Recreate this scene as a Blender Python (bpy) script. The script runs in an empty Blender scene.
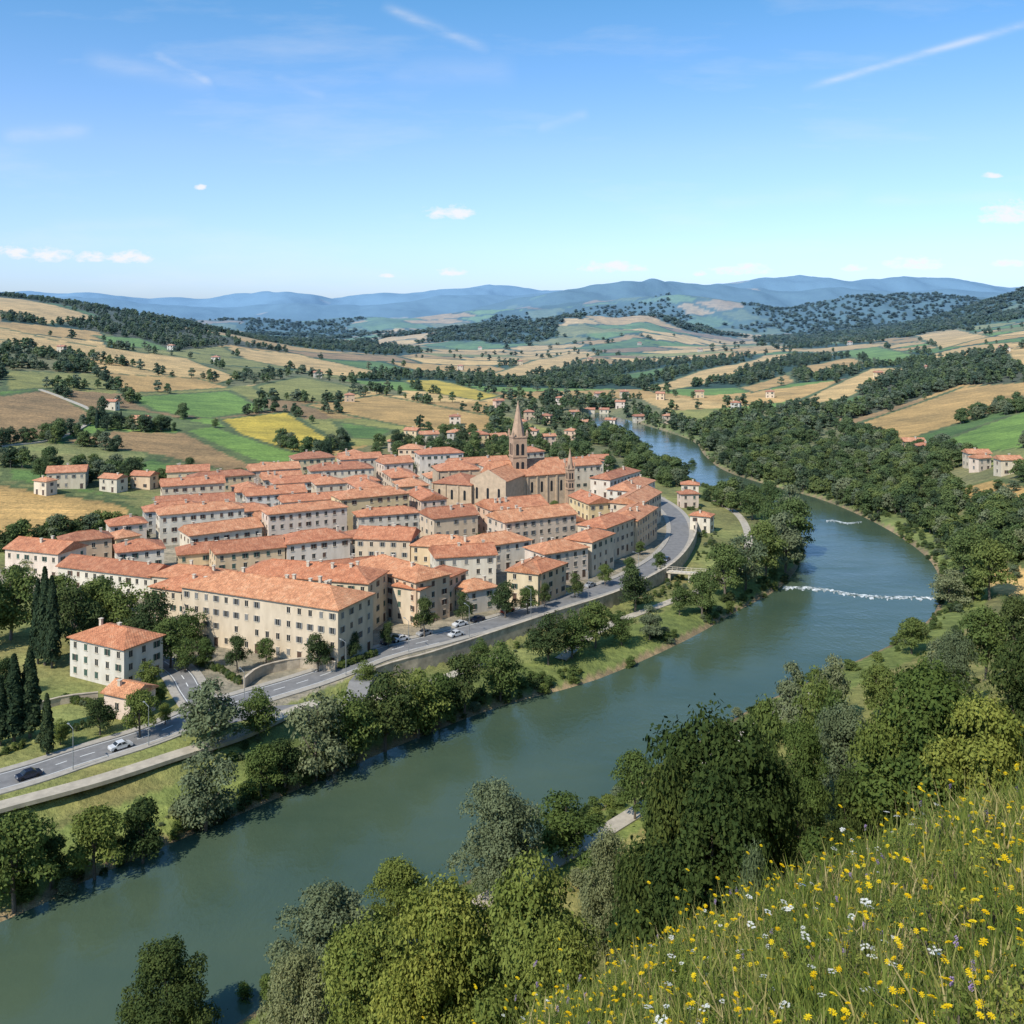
import bpy, math, random, numpy as np
from mathutils import Vector, Matrix
random.seed(7); rng=np.random.default_rng(7)
F=1005.0; HZ=310.0; CZ=90.0
scene=bpy.context.scene
# ------------------------------------------------------------------ helpers
def link(ob,parent=None):
    scene.collection.objects.link(ob)
    if parent is not None: ob.parent=parent
    return ob
def mesh_py(name,V,Fc,mats,parent=None,smooth=False,midx=None):
    me=bpy.data.meshes.new(name); me.from_pydata([tuple(v) for v in V],[],Fc)
    for m in (mats if isinstance(mats,list) else [mats]): me.materials.append(m)
    if midx is not None: me.polygons.foreach_set('material_index',midx)
    if smooth: me.polygons.foreach_set('use_smooth',[True]*len(me.polygons))
    me.update(); return link(bpy.data.objects.new(name,me),parent)
def mesh_np(name,V,Q,mats,midx=None,smooth=False):
    me=bpy.data.meshes.new(name); V=np.asarray(V,dtype=np.float32); Q=np.asarray(Q,dtype=np.int32)
    k=Q.shape[1]
    me.vertices.add(len(V)); me.vertices.foreach_set('co',V.ravel())
    me.loops.add(Q.size); me.loops.foreach_set('vertex_index',Q.ravel())
    me.polygons.add(len(Q)); me.polygons.foreach_set('loop_start',np.arange(0,Q.size,k,dtype=np.int32))
    me.polygons.foreach_set('loop_total',np.full(len(Q),k,dtype=np.int32))
    for m in mats: me.materials.append(m)
    if midx is not None: me.polygons.foreach_set('material_index',np.asarray(midx,dtype=np.int32))
    me.polygons.foreach_set('use_smooth',np.full(len(Q),smooth))
    me.update(calc_edges=True); return me
def empty(name,loc=(0,0,0),rz=0):
    e=bpy.data.objects.new(name,None); e.location=loc; e.rotation_euler=(0,0,rz); e.empty_display_size=1
    return link(e)
def sstep(x,a,b):
    t=np.clip((x-a)/(b-a),0,1); return t*t*(3-2*t)
def hsh(ix,iy,s): 
    v=np.sin(ix*127.1+iy*311.7+s*74.7)*43758.5453
    return v-np.floor(v)
def vn(x,y,s=0):
    ix=np.floor(x); iy=np.floor(y); fx=x-ix; fy=y-iy
    fx=fx*fx*(3-2*fx); fy=fy*fy*(3-2*fy)
    a=hsh(ix,iy,s);b=hsh(ix+1,iy,s);c=hsh(ix,iy+1,s);d=hsh(ix+1,iy+1,s)
    return (a*(1-fx)+b*fx)*(1-fy)+(c*(1-fx)+d*fx)*fy
def fbm(x,y,s=0,o=4):
    r=0;a=.5;t=0
    for i in range(o): r=r+a*vn(x*2**i,y*2**i,s+i*3.3); t+=a; a*=.5
    return r/t
def pip(x,y,poly):
    ins=np.zeros(x.shape,bool); n=len(poly)
    for i in range(n):
        x1,y1=poly[i];x2,y2=poly[(i+1)%n]
        if y1==y2: continue
        c=((y1>y)!=(y2>y))&(x<(x2-x1)*(y-y1)/(y2-y1)+x1); ins^=c
    return ins
def dpoly(x,y,pl):
    best=np.full(x.shape,1e9)
    for (x1,y1),(x2,y2) in zip(pl[:-1],pl[1:]):
        dx=x2-x1;dy=y2-y1;L=dx*dx+dy*dy
        t=np.clip(((x-x1)*dx+(y-y1)*dy)/L,0,1)
        best=np.minimum(best,(x-x1-t*dx)**2+(y-y1-t*dy)**2)
    return np.sqrt(best)
def G(px,py,z=0.0):   # image pixel -> plan position on level z
    Y=(CZ-z)*F/(py-HZ); return ((px-512)/F*Y,Y)
def smoothpl(pts,n=6):
    P=[np.array(p,float) for p in pts]; P=[2*P[0]-P[1]]+P+[2*P[-1]-P[-2]]; out=[]
    for i in range(1,len(P)-2):
        for k in range(n):
            t=k/n; a,b,c,d=P[i-1],P[i],P[i+1],P[i+2]
            out.append(.5*((2*b)+(-a+c)*t+(2*a-5*b+4*c-d)*t*t+(-a+3*b-3*c+d)*t**3))
    out.append(P[-2]); return out
# ------------------------------------------------------------------ river & terrain
LBK=[(-500,-300),(-212,2)]+[G(*p) for p in [(0,925),(60,895),(180,842),(290,795),(400,747),(500,708),(600,680),(690,640),(738,612),(782,588),(803,560),(800,532),(765,508),(725,494),(690,482),(662,468),(640,450),(600,432),(560,418)]]
RBK=[(-470,-340),(-180,-25)]+[G(*p) for p in [(148,1075),(230,1003),(310,960),(460,882),(600,805),(700,738),(760,702),(850,662),(900,638),(930,615),(938,590),(930,563),(900,538),(860,516),(815,498),(760,483),(722,470),(703,455),(690,440),(640,424),(600,412)]]
LBK=[tuple(p) for p in smoothpl(LBK,3)]; RBK=[tuple(p) for p in smoothpl(RBK,3)]
RIV=LBK+RBK[::-1]
RIGHT=RBK+[(6000,900),(6000,-800),(-470,-800)]
EMB=[G(*p,6) for p in [(-260,870),(0,800),(190,748),(262,722),(372,672),(430,655),(500,632),(560,612),(610,596),(650,578),(677,560),(693,535),(691,512),(672,495)]]
EMB=[tuple(p) for p in smoothpl(EMB,4)]
ERIV=EMB+[(3000,480),(3000,-900),(-900,-900),(-900,100)]
cols=[-420,-200,0,150,300,450,600,750,900,1024,1250,1500]
tab={400:None,
500:[450,455,463,477,480,480,482,491,485,446,410,390],
650:[380,390,408,428,436,441,447,449,434,408,385,370],
850:[340,352,370,390,401,408,411,414,400,376,358,345],
1100:[312,322,338,362,378,386,390,390,374,352,336,325],
1500:[292,294,306,332,356,368,370,366,354,334,320,312],
1900:[286,286,290,314,350,357,357,353,344,324,308,298],
2400:[300,300,300,318,345,349,349,347,338,312,296,290],
3000:[320,320,322,332,342,343,343,341,332,300,282,276],
3800:[328,328,328,334,337,338,338,337,330,296,280,278],
4800:[325,325,325,328,332,332,332,330,326,305,295,290],
6500:[321,321,321,322,325,325,324,322,320,314,308,305],
9000:[317,317,317,317,318,319,318,317,316,316,314,314],
14500:[313,313,313,313,313,313,313,313,313,313,313,313],
20000:[311,311,311,311,311,311,311,311,311,311,311,311]}
tY=sorted(tab); Z=[]
for Y in tY:
    Z.append([6,6,6,6,6,6,5,2,4,18,34,40] if Y==400 else [CZ-(p-HZ)/F*Y for p in tab[Y]])
Z=np.array(Z); tu=np.array([(c-512)/F for c in cols]); tl=np.log(np.array(tY,float))
NU,NL=260,260
gu=np.linspace(tu[0],tu[-1],NU); gl=np.linspace(tl[0],tl[-1],NL)
T1=np.array([np.interp(gu,tu,r) for r in Z]); T=np.array([np.interp(gl,tl,T1[:,j]) for j in range(NU)]).T
def blur(A,ax,k):
    ker=np.exp(-.5*(np.arange(-3*k,3*k+1)/k)**2); ker/=ker.sum()
    return np.apply_along_axis(lambda v:np.convolve(np.pad(v,3*k,mode='edge'),ker,'valid'),ax,A)
T=blur(blur(T,0,3),1,7)
fd=[0,8,22,32,45,63,75,90,100,110,117.6,150,260]; fz=[0,2.5,4,5.5,14,27,37,46,60,79,88.3,110,130]
# hill ranges: (distance, half-depth, crest profile)
RID=[(2900,520,[(840,350),(900,332),(950,315),(1024,287),(1150,262),(1500,250)]),
(3500,800,[(200,360),(260,350),(330,340),(420,331),(500,323),(580,317),(640,316),(700,325),(760,338),(820,350)]),
(4700,700,[(60,330),(180,320),(300,322),(420,317),(520,309),(600,300),(660,297),(730,302),(780,310),(840,301),(900,295),(960,298),(1100,304)]),
(7200,1100,[(380,325),(470,310),(530,297),(590,288),(650,283),(720,286),(770,293),(830,289),(890,294),(950,289),(1100,294)]),
(10000,1400,[(80,299),(140,304),(220,308),(300,303),(360,307),(450,297),(520,296),(600,296),(690,289),(760,280),(800,277),(850,282),(905,277),(960,281),(1010,288),(1200,292)]),
(14000,1800,[(-300,294),(0,293),(90,294),(150,299),(210,295),(270,291),(330,297),(400,294),(450,289),(490,285),(540,291),(600,292),(700,292),(900,290),(1300,292)])]
def H(x,y):
    x=np.asarray(x,float);y=np.asarray(y,float)
    Yc=np.maximum(y,400); u=np.clip(x/Yc,tu[0],tu[-1]-1e-6); l=np.clip(np.log(Yc),tl[0],tl[-1]-1e-6)
    a=(u-gu[0])/(gu[1]-gu[0]); b=(l-gl[0])/(gl[1]-gl[0]); i=np.clip(a.astype(int),0,NU-2); j=np.clip(b.astype(int),0,NL-2); a=a-i;b=b-j
    z=(T[j,i]*(1-a)+T[j,i+1]*a)*(1-b)+(T[j+1,i]*(1-a)+T[j+1,i+1]*a)*b
    z=z+(fbm(x/330,y/330,1,3)-.5)*18*sstep(y,650,1700)+(fbm(x/800,y/900,5,4)-.5)*50*sstep(y,2600,5500)
    if np.max(y)>1800:
        ub=x/Yc*F+512
        for k,(Y0,w,pr) in enumerate(RID):
            cr=np.interp(ub,[q[0] for q in pr],[q[1] for q in pr]); zc=CZ-(cr-HZ)/F*Y0
            off=(fbm(x/(Y0*.10),x*0+k,60+k,2)-.5)*w*1.1
            g=np.exp(-((y-Y0-off)/w)**2)
            rav=1+.85*(fbm(x/(Y0*.045),y/(Y0*.08),70+k,4)-.5)*np.clip(1.15-g,0,1)*1.6
            zr_=(zc+(fbm(x/(Y0*.035),y/(Y0*.06),80+k,3)-.5)*Y0*.006+25)*g*rav-25
            z=np.maximum(z,zr_)
    right=pip(x,y,RIGHT); dR=dpoly(x,y,RBK); dL=dpoly(x,y,LBK); ins=pip(x,y,RIV)
    wn=1-sstep(y,230,420)
    f=np.interp(dR,fd,fz)+ (fbm(x/25,y/25,11,3)-.5)*5*sstep(dR,15,50)*sstep(np.hypot(x,y),15,50)
    zr=z*(1-wn)+f*wn
    r=np.hypot(x,y); wp=1-sstep(r,9,22)
    pl=88.3+.48*x-.555*y+(fbm(x/3,y/3,21,3)-.5)*.5*sstep(r,2,5)
    zr=zr*(1-wp)+pl*wp
    dE=dpoly(x,y,EMB); se=np.where(pip(x,y,ERIV),-dE,dE)
    wd=np.where(x<-45,5.0,1.0)
    te=sstep(se,-wd,0); low=3+ (fbm(x/14,y/14,31,2)-.5)*.8
    lowz=np.minimum(z,low)
    zl=np.where(y<520,lowz*(1-te)+z*te,z)
    zz=np.where(right,zr,zl)
    d=np.minimum(dL,dR)
    prof=-.3+np.interp(d,[0,3,8,14,20,400],[0,1.3,2.7,3.3,6,400])
    out=np.minimum(zz,prof); 
    return np.where(ins,-.3-np.minimum(2.5,.5*d),np.where(y<900,out,zz))
_ys=np.geomspace(25,19000,1300)
def P(px,py):  # first ground hit of the camera ray through an image pixel
    u=(px-512)/F; v=(py-HZ)/F; h=H(u*_ys,_ys); c=np.where(h>CZ-v*_ys)[0]
    if len(c)==0: k=len(_ys)-1; return (u*_ys[k],_ys[k],float(h[k]))
    k=c[0]
    if k>0:
        a,b=_ys[k-1],_ys[k]; fa=h[k-1]-(CZ-v*a); fb=h[k]-(CZ-v*b); Y=a+(b-a)*(-fa)/(fb-fa+1e-9)
    else: Y=_ys[0]
    return (u*Y,Y,float(H(np.array([u*Y]),np.array([Y]))[0]))
def h1(x,y): return float(H(np.array([x]),np.array([y]))[0])
def W(pl): return [P(*p)[:2] for p in pl]
# ------------------------------------------------------------------ materials
def haze_group():  # aerial haze painted into base colours, bluer with distance from the world origin
    g=bpy.data.node_groups.new('painted_haze','ShaderNodeTree')
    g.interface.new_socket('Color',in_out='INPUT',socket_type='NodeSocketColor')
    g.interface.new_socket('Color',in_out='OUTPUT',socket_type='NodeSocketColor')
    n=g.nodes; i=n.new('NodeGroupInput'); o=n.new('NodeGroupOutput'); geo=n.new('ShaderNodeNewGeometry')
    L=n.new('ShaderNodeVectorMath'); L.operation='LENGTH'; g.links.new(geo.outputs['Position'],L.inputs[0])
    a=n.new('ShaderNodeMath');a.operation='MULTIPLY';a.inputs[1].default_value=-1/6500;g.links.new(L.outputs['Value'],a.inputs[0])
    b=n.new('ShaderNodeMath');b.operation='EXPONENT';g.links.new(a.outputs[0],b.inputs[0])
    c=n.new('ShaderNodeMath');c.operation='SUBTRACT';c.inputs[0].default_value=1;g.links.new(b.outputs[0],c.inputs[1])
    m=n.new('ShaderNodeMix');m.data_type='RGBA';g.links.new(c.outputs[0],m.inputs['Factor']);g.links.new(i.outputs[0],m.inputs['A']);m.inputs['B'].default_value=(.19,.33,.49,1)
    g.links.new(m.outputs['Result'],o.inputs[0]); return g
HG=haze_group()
class MB:
    def __init__(s,name):
        s.m=bpy.data.materials.new(name); s.m.use_nodes=True; s.t=s.m.node_tree; s.n=s.t.nodes; s.bs=s.n['Principled BSDF']; s.bs.inputs['Specular IOR Level'].default_value=.25
    def L(s,a,b): s.t.links.new(a,b)
    def noise(s,scale,detail=4,vec=None,rough=.6):
        t=s.n.new('ShaderNodeTexNoise'); t.inputs['Scale'].default_value=scale;t.inputs['Detail'].default_value=detail;t.inputs['Roughness'].default_value=rough
        if vec is not None: s.L(vec,t.inputs['Vector'])
        return t.outputs['Fac']
    def obj(s): 
        return s.n.new('ShaderNodeTexCoord').outputs['Object']
    def pos(s): return s.n.new('ShaderNodeNewGeometry').outputs['Position']
    def ramp(s,fac,stops,const=False):
        r=s.n.new('ShaderNodeValToRGB'); e=r.color_ramp.elements
        if const: r.color_ramp.interpolation='CONSTANT'
        while len(e)<len(stops): e.new(.5)
        for k,(p,c) in enumerate(stops): e[k].position=p; e[k].color=(*c,1) if len(c)==3 else c
        s.L(fac,r.inputs[0]); return r.outputs[0]
    def mix(s,f,a,b,mode='MIX'):
        m=s.n.new('ShaderNodeMix');m.data_type='RGBA';m.blend_type=mode
        for k,v in (('Factor',f),('A',a),('B',b)):
            if isinstance(v,(int,float)): m.inputs[k].default_value=v
            elif isinstance(v,tuple): m.inputs[k].default_value=(*v,1)
            else: s.L(v,m.inputs[k])
        return m.outputs['Result']
    def math(s,op,a,b=0,c=0):
        m=s.n.new('ShaderNodeMath');m.operation=op
        for k,v in enumerate((a,b,c)):
            if isinstance(v,(int,float)): m.inputs[k].default_value=v
            else: s.L(v,m.inputs[k])
        return m.outputs[0]
    def scale(s,vec,sc,rot=(0,0,0)):
        m=s.n.new('ShaderNodeMapping'); m.inputs['Scale'].default_value=sc; m.inputs['Rotation'].default_value=rot; s.L(vec,m.inputs['Vector']); return m.outputs[0]
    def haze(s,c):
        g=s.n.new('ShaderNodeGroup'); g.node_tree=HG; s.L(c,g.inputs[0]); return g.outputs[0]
    def bump(s,h,st=.5,dist=.1):
        b=s.n.new('ShaderNodeBump'); b.inputs['Strength'].default_value=st;b.inputs['Distance'].default_value=dist; s.L(h,b.inputs['Height']); s.L(b.outputs[0],s.bs.inputs['Normal'])
    def out(s,c,rough=.85):
        if isinstance(c,tuple): s.bs.inputs['Base Color'].default_value=(*c,1)
        else: s.L(c,s.bs.inputs['Base Color'])
        s.bs.inputs['Roughness'].default_value=rough; return s.m
def simple(name,col,rough=.8,var=.25,sc=1.5,haze=True):
    b=MB(name); n=b.noise(sc,5,b.pos()); lo=tuple(c*(1-var) for c in col); hi=tuple(min(1,c*(1+var)) for c in col)
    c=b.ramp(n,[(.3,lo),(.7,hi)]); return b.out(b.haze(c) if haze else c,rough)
# terrain
b=MB('ground'); at=b.n.new('ShaderNodeAttribute'); at.attribute_name='Col'; p=b.pos()
n1=b.noise(.035,6,p); n2=b.noise(.6,5,p); n3=b.noise(1,3,b.scale(p,(.02,.35,.05),(0,0,.5)))
c=b.mix(1,at.outputs['Color'],b.ramp(n1,[(.3,(.66,.68,.64)),(.7,(1.3,1.26,1.25))]),'MULTIPLY')
c=b.mix(1,c,b.ramp(n2,[(.3,(.72,.75,.7)),(.7,(1.28,1.25,1.2))]),'MULTIPLY')
c=b.mix(1,c,b.ramp(n3,[(.35,(.82,.83,.82)),(.65,(1.16,1.15,1.12))]),'MULTIPLY')
b.bump(b.noise(.03,8,p,.7),.6,7.0); b.bs.inputs['Specular IOR Level'].default_value=0
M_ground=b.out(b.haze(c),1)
def leafmat(name,col,col2):
    b=MB(name); at=b.n.new('ShaderNodeAttribute'); at.attribute_name='tint'
    oi=b.n.new('ShaderNodeObjectInfo'); 
    c=b.mix(at.outputs['Fac'],col,col2)
    c=b.mix(1,c,b.ramp(oi.outputs['Random'],[(0,(.72,.78,.7)),(.5,(1,1,1)),(1,(1.4,1.25,1.1))]),'MULTIPLY')
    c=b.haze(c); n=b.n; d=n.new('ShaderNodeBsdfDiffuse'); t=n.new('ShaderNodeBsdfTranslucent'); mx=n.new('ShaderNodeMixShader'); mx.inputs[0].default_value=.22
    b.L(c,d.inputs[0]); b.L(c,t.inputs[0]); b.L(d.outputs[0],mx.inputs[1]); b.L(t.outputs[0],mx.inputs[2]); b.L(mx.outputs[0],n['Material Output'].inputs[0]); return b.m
ML={'green':leafmat('leaf_green',(.070,.105,.022),(.150,.190,.044)),
 'dark':leafmat('leaf_dark',(.034,.056,.014),(.092,.118,.028)),
 'olive':leafmat('leaf_olive',(.110,.135,.062),(.20,.23,.12)),
 'yellow':leafmat('leaf_yellowgreen',(.11,.145,.027),(.235,.265,.06)),
 'cyp':leafmat('leaf_cypress',(.022,.038,.014),(.055,.078,.026))}
M_bark=simple('bark',(.14,.11,.08),.9)
b=MB('roof_tiles'); o=b.obj(); oi=b.n.new('ShaderNodeObjectInfo')
c=b.ramp(b.noise(.5,6,o,.7),[(.28,(.32,.115,.05)),(.5,(.55,.215,.095)),(.72,(.64,.33,.18))])
c=b.mix(1,c,b.ramp(b.noise(3.5,3,o),[(.3,(.58,.58,.58)),(.7,(1.28,1.28,1.28))]),'MULTIPLY')
c=b.mix(1,c,b.ramp(b.noise(1.2,2,b.scale(o,(2.2,.3,1))),[(.35,(.85,.84,.82)),(.65,(1.12,1.12,1.12))]),'MULTIPLY')
c=b.mix(1,c,b.ramp(oi.outputs['Random'],[(0,(.72,.70,.70)),(.3,(.95,.9,.9)),(.6,(1,1,1)),(1,(1.1,1.25,1.3))]),'MULTIPLY')
wv=b.n.new('ShaderNodeTexWave'); wv.inputs['Scale'].default_value=.9; wv.bands_direction='DIAGONAL'; b.L(o,wv.inputs[0]); b.bump(wv.outputs['Fac'],.4,.08)
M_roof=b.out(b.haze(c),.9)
b=MB('stucco_wall'); o=b.pos(); oi=b.n.new('ShaderNodeObjectInfo')
c=b.ramp(oi.outputs['Random'],[(0,(.72,.57,.39)),(.15,(.78,.68,.52)),(.3,(.66,.52,.36)),(.42,(.76,.60,.48)),(.54,(.80,.72,.58)),(.66,(.62,.57,.50)),(.78,(.78,.60,.32)),(.9,(.72,.50,.36)),(1,(.80,.74,.64))])
c=b.mix(1,c,b.ramp(b.noise(1,5,b.scale(o,(.5,.5,.15))),[(.3,(.80,.78,.75)),(.65,(1.03,1.03,1.03))]),'MULTIPLY')
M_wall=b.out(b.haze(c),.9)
M_stone=simple('church_stone',(.54,.40,.26),.9,.18,.6)
M_brick=simple('tower_brick',(.45,.30,.19),.9,.2,.6)
M_glass=MB('window_glass').out((.025,.03,.035),.15)
M_shut=[simple('shutter_brown',(.13,.07,.04)),simple('shutter_green',(.06,.10,.07)),simple('shutter_grey',(.22,.21,.19))]
M_trim=simple('stone_trim',(.60,.52,.40))
M_door=simple('door_wood',(.10,.055,.03))
M_asph=simple('asphalt',(.20,.19,.18),.9,.2,.5)
M_path=simple('gravel_path',(.44,.38,.29),.95,.2,.6)
M_pave=simple('paving',(.38,.34,.28),.9,.15,.8)
M_paint=simple('road_paint',(.75,.75,.72),.7,.1)
M_rwall=simple('retaining_wall_stone',(.46,.38,.28),.95,.35,.5)
# ------------------------------------------------------------------ field map
TAN=(.47,.295,.105);LT=(.57,.38,.155);BR=(.31,.195,.085);GR=(.115,.185,.04);BG=(.16,.25,.045);OL=(.25,.24,.065);YE=(.50,.37,.05);FO=(.03,.055,.02);GS=(.135,.165,.05)
FP=[(BR,[(0,395),(50,388),(100,415),(60,438),(0,447),(-150,450),(-150,400)]),
(BR,[(50,441),(110,430),(190,432),(262,466),(235,474),(150,455)]),(GS,[(100,405),(150,412),(215,425),(180,430),(100,428)]),
(BG,[(122,396),(232,390),(272,410),(212,419),(150,411)]),(YE,[(215,419),(290,411),(348,446),(303,457),(240,440)]),
(BG,[(178,430),(215,425),(325,459),(305,466),(250,462)]),(TAN,[(300,405),(380,394),(495,416),(500,436),(430,432),(350,416)]),
(OL,[(250,386),(300,376),(372,390),(330,402),(270,400)]),(LT,[(-100,318),(0,327),(60,341),(190,358),(245,378),(215,386),(120,364),(0,340),(-100,335)]),
(TAN,[(-100,470),(0,482),(120,501),(140,508),(136,532),(0,550),(-150,560)]),(BG,[(140,505),(212,513),(208,523),(138,528)]),
(GR,[(0,466),(45,470),(140,500),(120,500),(0,480)]),(GR,[(150,455),(200,470),(190,482),(150,478),(120,468)]),
(YE,[(400,380),(440,380),(505,396),(480,401),(420,391)]),(LT,[(222,346),(300,354),(390,373),(360,379),(240,358)]),
(LT,[(-60,296),(0,297),(60,306),(103,319),(50,325),(0,313),(-60,310)]),(OL,[(0,370),(60,372),(180,378),(160,390),(60,388),(0,392)]),
(TAN,[(95,372),(200,378),(235,388),(120,394)]),
(GR,[(330,420),(400,430),(380,440),(345,438)]),(BG,[(90,335),(140,338),(180,352),(110,345)]),
(TAN,[(852,424),(960,387),(1024,382),(1100,380),(1100,398),(1024,405),(905,441),(870,436)]),(BG,[(925,446),(1024,410),(1100,405),(1100,440),(1024,448),(955,458)]),
(LT,[(640,388),(760,356),(802,352),(730,378),(655,393)]),(LT,[(790,403),(870,368),(912,367),(855,396),(805,407)]),(BG,[(830,353),(880,346),(935,360),(885,366)]),
(LT,[(912,336),(960,329),(992,336),(940,350)]),(TAN,[(735,388),(790,371),(800,382),(752,393)]),(LT,[(485,374),(560,355),(605,352),(560,370),(500,379)]),
(LT,[(1000,350),(1100,345),(1100,372),(1010,365)]),(GR,[(810,405),(860,395),(880,398),(830,412)]),(GR,[(600,380),(660,368),(700,366),(640,382)]),(TAN,[(800,366),(850,357),(870,363),(815,378)]),
(TAN,[(940,490),(1000,478),(1060,490),(1040,510),(970,512)]),(LT,[(960,575),(1024,560),(1080,575),(1040,600),(985,600)])]
FP=[(c,W(pl)) for c,pl in FP]
TOWN=[G(*p,6) for p in [(-40,580),(80,612),(170,650),(185,700),(262,715),(372,668),(430,652),(500,630),(560,610),(610,594),(650,575),(672,558),(686,535),(684,512),(664,490),(590,472),(500,466),(400,460),(330,468),(200,486),(150,500),(180,522),(100,545)]]
FOR=[(.55,[(690,447),(730,412),(790,407),(870,438),(960,461),(1030,478),(1120,490),(1120,640),(1024,615),(950,640),(938,590),(925,560),(880,527),(800,490),(720,465)]),
(1,[(790,408),(900,370),(990,352),(1024,374),(1120,372),(1120,380),(1024,384),(960,385),(850,420)]),(.8,[(-80,290),(60,297),(150,322),(260,345),(300,354),(230,345),(170,352),(100,332),(60,324),(104,318),(60,304),(-80,295)]),
(.7,[(-100,342),(0,343),(80,350),(92,374),(30,381),(0,387),(-100,390)]),(.22,[(500,398),(640,398),(700,430),(640,452),(600,455),(560,432),(500,415)]),(.35,[(200,378),(300,372),(410,393),(400,396),(300,381),(220,388)]),
(.22,[(330,455),(440,430),(600,435),(650,470),(600,475),(500,465),(400,459)]),(.45,[(120,352),(220,366),(230,374),(180,362),(120,358)]),(.3,[(40,462),(110,470),(180,485),(160,492),(60,484)])]
FOR=[(d,W(pl)) for d,pl in FOR]
pal=[TAN,LT,BR,GR,OL,BG,GS]
def brick(x,y):
    X=x+60*(fbm(x/400,y/400,41,2)-.5); Yy=y+90*(fbm(x/400+9,y/400,43,2)-.5)
    a=.45; p=(X*math.cos(a)+Yy*math.sin(a)); q=(-X*math.sin(a)+Yy*math.cos(a))
    h=np.where(y>2600,210.,120.); w=np.where(y>2600,260.,190.)
    r=np.floor(q/h); k=hsh(r,0*r,3); pc=p/w+k*7; c=np.floor(pc)
    e=np.minimum(np.minimum(q/h-r,r+1-q/h)*h,np.minimum(pc-c,c+1-pc)*w)
    return r,c,e
def cover(x,y):
    """returns colour (n,3), tree density (n,)"""
    n=len(x); col=np.zeros((n,3)); den=np.zeros(n); right=pip(x,y,RIGHT)
    r,c,e=brick(x,y); k=hsh(r,c,9)+np.where(y>2300,.06,0); k2=hsh(r,c,19)
    idx=np.digitize(k,[.24,.42,.52,.68,.82,.93]); col=np.array(pal)[np.clip(idx,0,6)]
    br=(.8+.4*k2)[:,None]; col=col*br
    farfor=(fbm(x/420,y/700,51,4)-.03+.06*sstep(y,3700,4400)+.30*sstep(y,5200,6200)+np.where((x/y>.33)&(y>2200),.25,0))>.56
    ff=(farfor|(k2>.93))&(y>1100); col[ff]=FO; den[ff]=.9
    el=(e<np.clip(y*.0042,4,20))&(y>1100)&(hsh(r,c,78)>.25); col[el]=np.array(FO)*1.4
    hed=(e<5)&(y>560)&(y<2700)&(hsh(r,c,77)>.55); den[hed&~ff]=.55
    near=(y<560); gsn=fbm(x/18,y/18,61,4)[:,None]
    gcol=np.array(GS)*(1-gsn)*1.6+np.array((.32,.26,.10))*gsn*.7
    col[near]=gcol[near]; den[near]=0
    for d,pl in FOR:
        m=pip(x,y,pl); g=fbm(x/40,y/40,88,3)[m][:,None]
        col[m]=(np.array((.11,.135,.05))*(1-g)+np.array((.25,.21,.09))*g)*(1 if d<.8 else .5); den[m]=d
    for cc,pl in FP:
        m=pip(x,y,pl); col[m]=cc; ed=dpoly(x,y,pl+[pl[0]]); mm=m&(ed<4+y*.002); col[mm]=np.array(GS)*.8; den[m]=0; den[(ed<4)&(hsh(np.floor(x/70),np.floor(y/70),5)>.55)]=.7
    t=pip(x,y,TOWN); col[t]=(.29,.25,.19); den[t]=0
    sl=right&(y<260); g2=fbm(x/12,y/12,71,4)[:,None]
    col[sl]=(np.array((.13,.17,.04))*(1-g2)+np.array((.34,.27,.11))*g2)[sl]
    dw=np.minimum(dpoly(x,y,RBK),dpoly(x,y,LBK)); w=(dw<14)&(y<800); col[w]=np.array((.17,.20,.055))*(.7+.6*gsn[w]); den[(dw<9)&(y<1000)]=0
    dirt=(dw<2.2)&(y<800); col[dirt]=(.26,.19,.11)
    den[(dw>3)&(dw<24)&(y>430)&(y<1300)&~t]=.7
    return col,den
# terrain mesh
NR,NC=920,740
s=np.geomspace(12,20500,NR)-52; uu=np.linspace(-.95,.95,NC)
YY=np.repeat(s,NC); XX=np.tile(uu,NR)*(YY+75)
ZZ=H(XX,YY); 
i=np.arange(NR-1)[:,None]*NC+np.arange(NC-1)[None,:]
Q=np.stack([i,i+1,i+NC+1,i+NC],-1).reshape(-1,4)
me=mesh_np('terrain',np.stack([XX,YY,ZZ],-1),Q,[M_ground],smooth=True)
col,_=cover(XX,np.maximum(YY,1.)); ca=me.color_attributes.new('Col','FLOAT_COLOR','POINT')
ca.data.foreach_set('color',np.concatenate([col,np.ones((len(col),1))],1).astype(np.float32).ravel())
link(bpy.data.objects.new('terrain',me))
# water
b=MB('river_water'); p=b.pos(); b.bs.inputs['IOR'].default_value=1.33; b.bs.inputs['Specular IOR Level'].default_value=.5
c=b.ramp(b.noise(.02,4,p),[(.35,(.050,.082,.054)),(.65,(.074,.106,.064))])
big=b.ramp(b.noise(1,3,b.scale(p,(.012,.035,1),(0,0,-.75))),[(.42,(0,0,0)),(.6,(1,1,1))])
hh=b.math('ADD',b.noise(.9,4,b.scale(p,(1,.6,1),(0,0,.8))),b.math('MULTIPLY',b.noise(.12,3,p),1.5))
hh=b.math('MULTIPLY',hh,b.math('ADD',b.math('MULTIPLY',big,.9),.5)); b.bump(hh,.5,.15)
M_water=b.out(c,.12)
mesh_py('river_water',[(-700,-400,0),(900,-400,0),(900,1100,0),(-700,1100,0)],[(0,1,2,3)],M_water)
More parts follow.
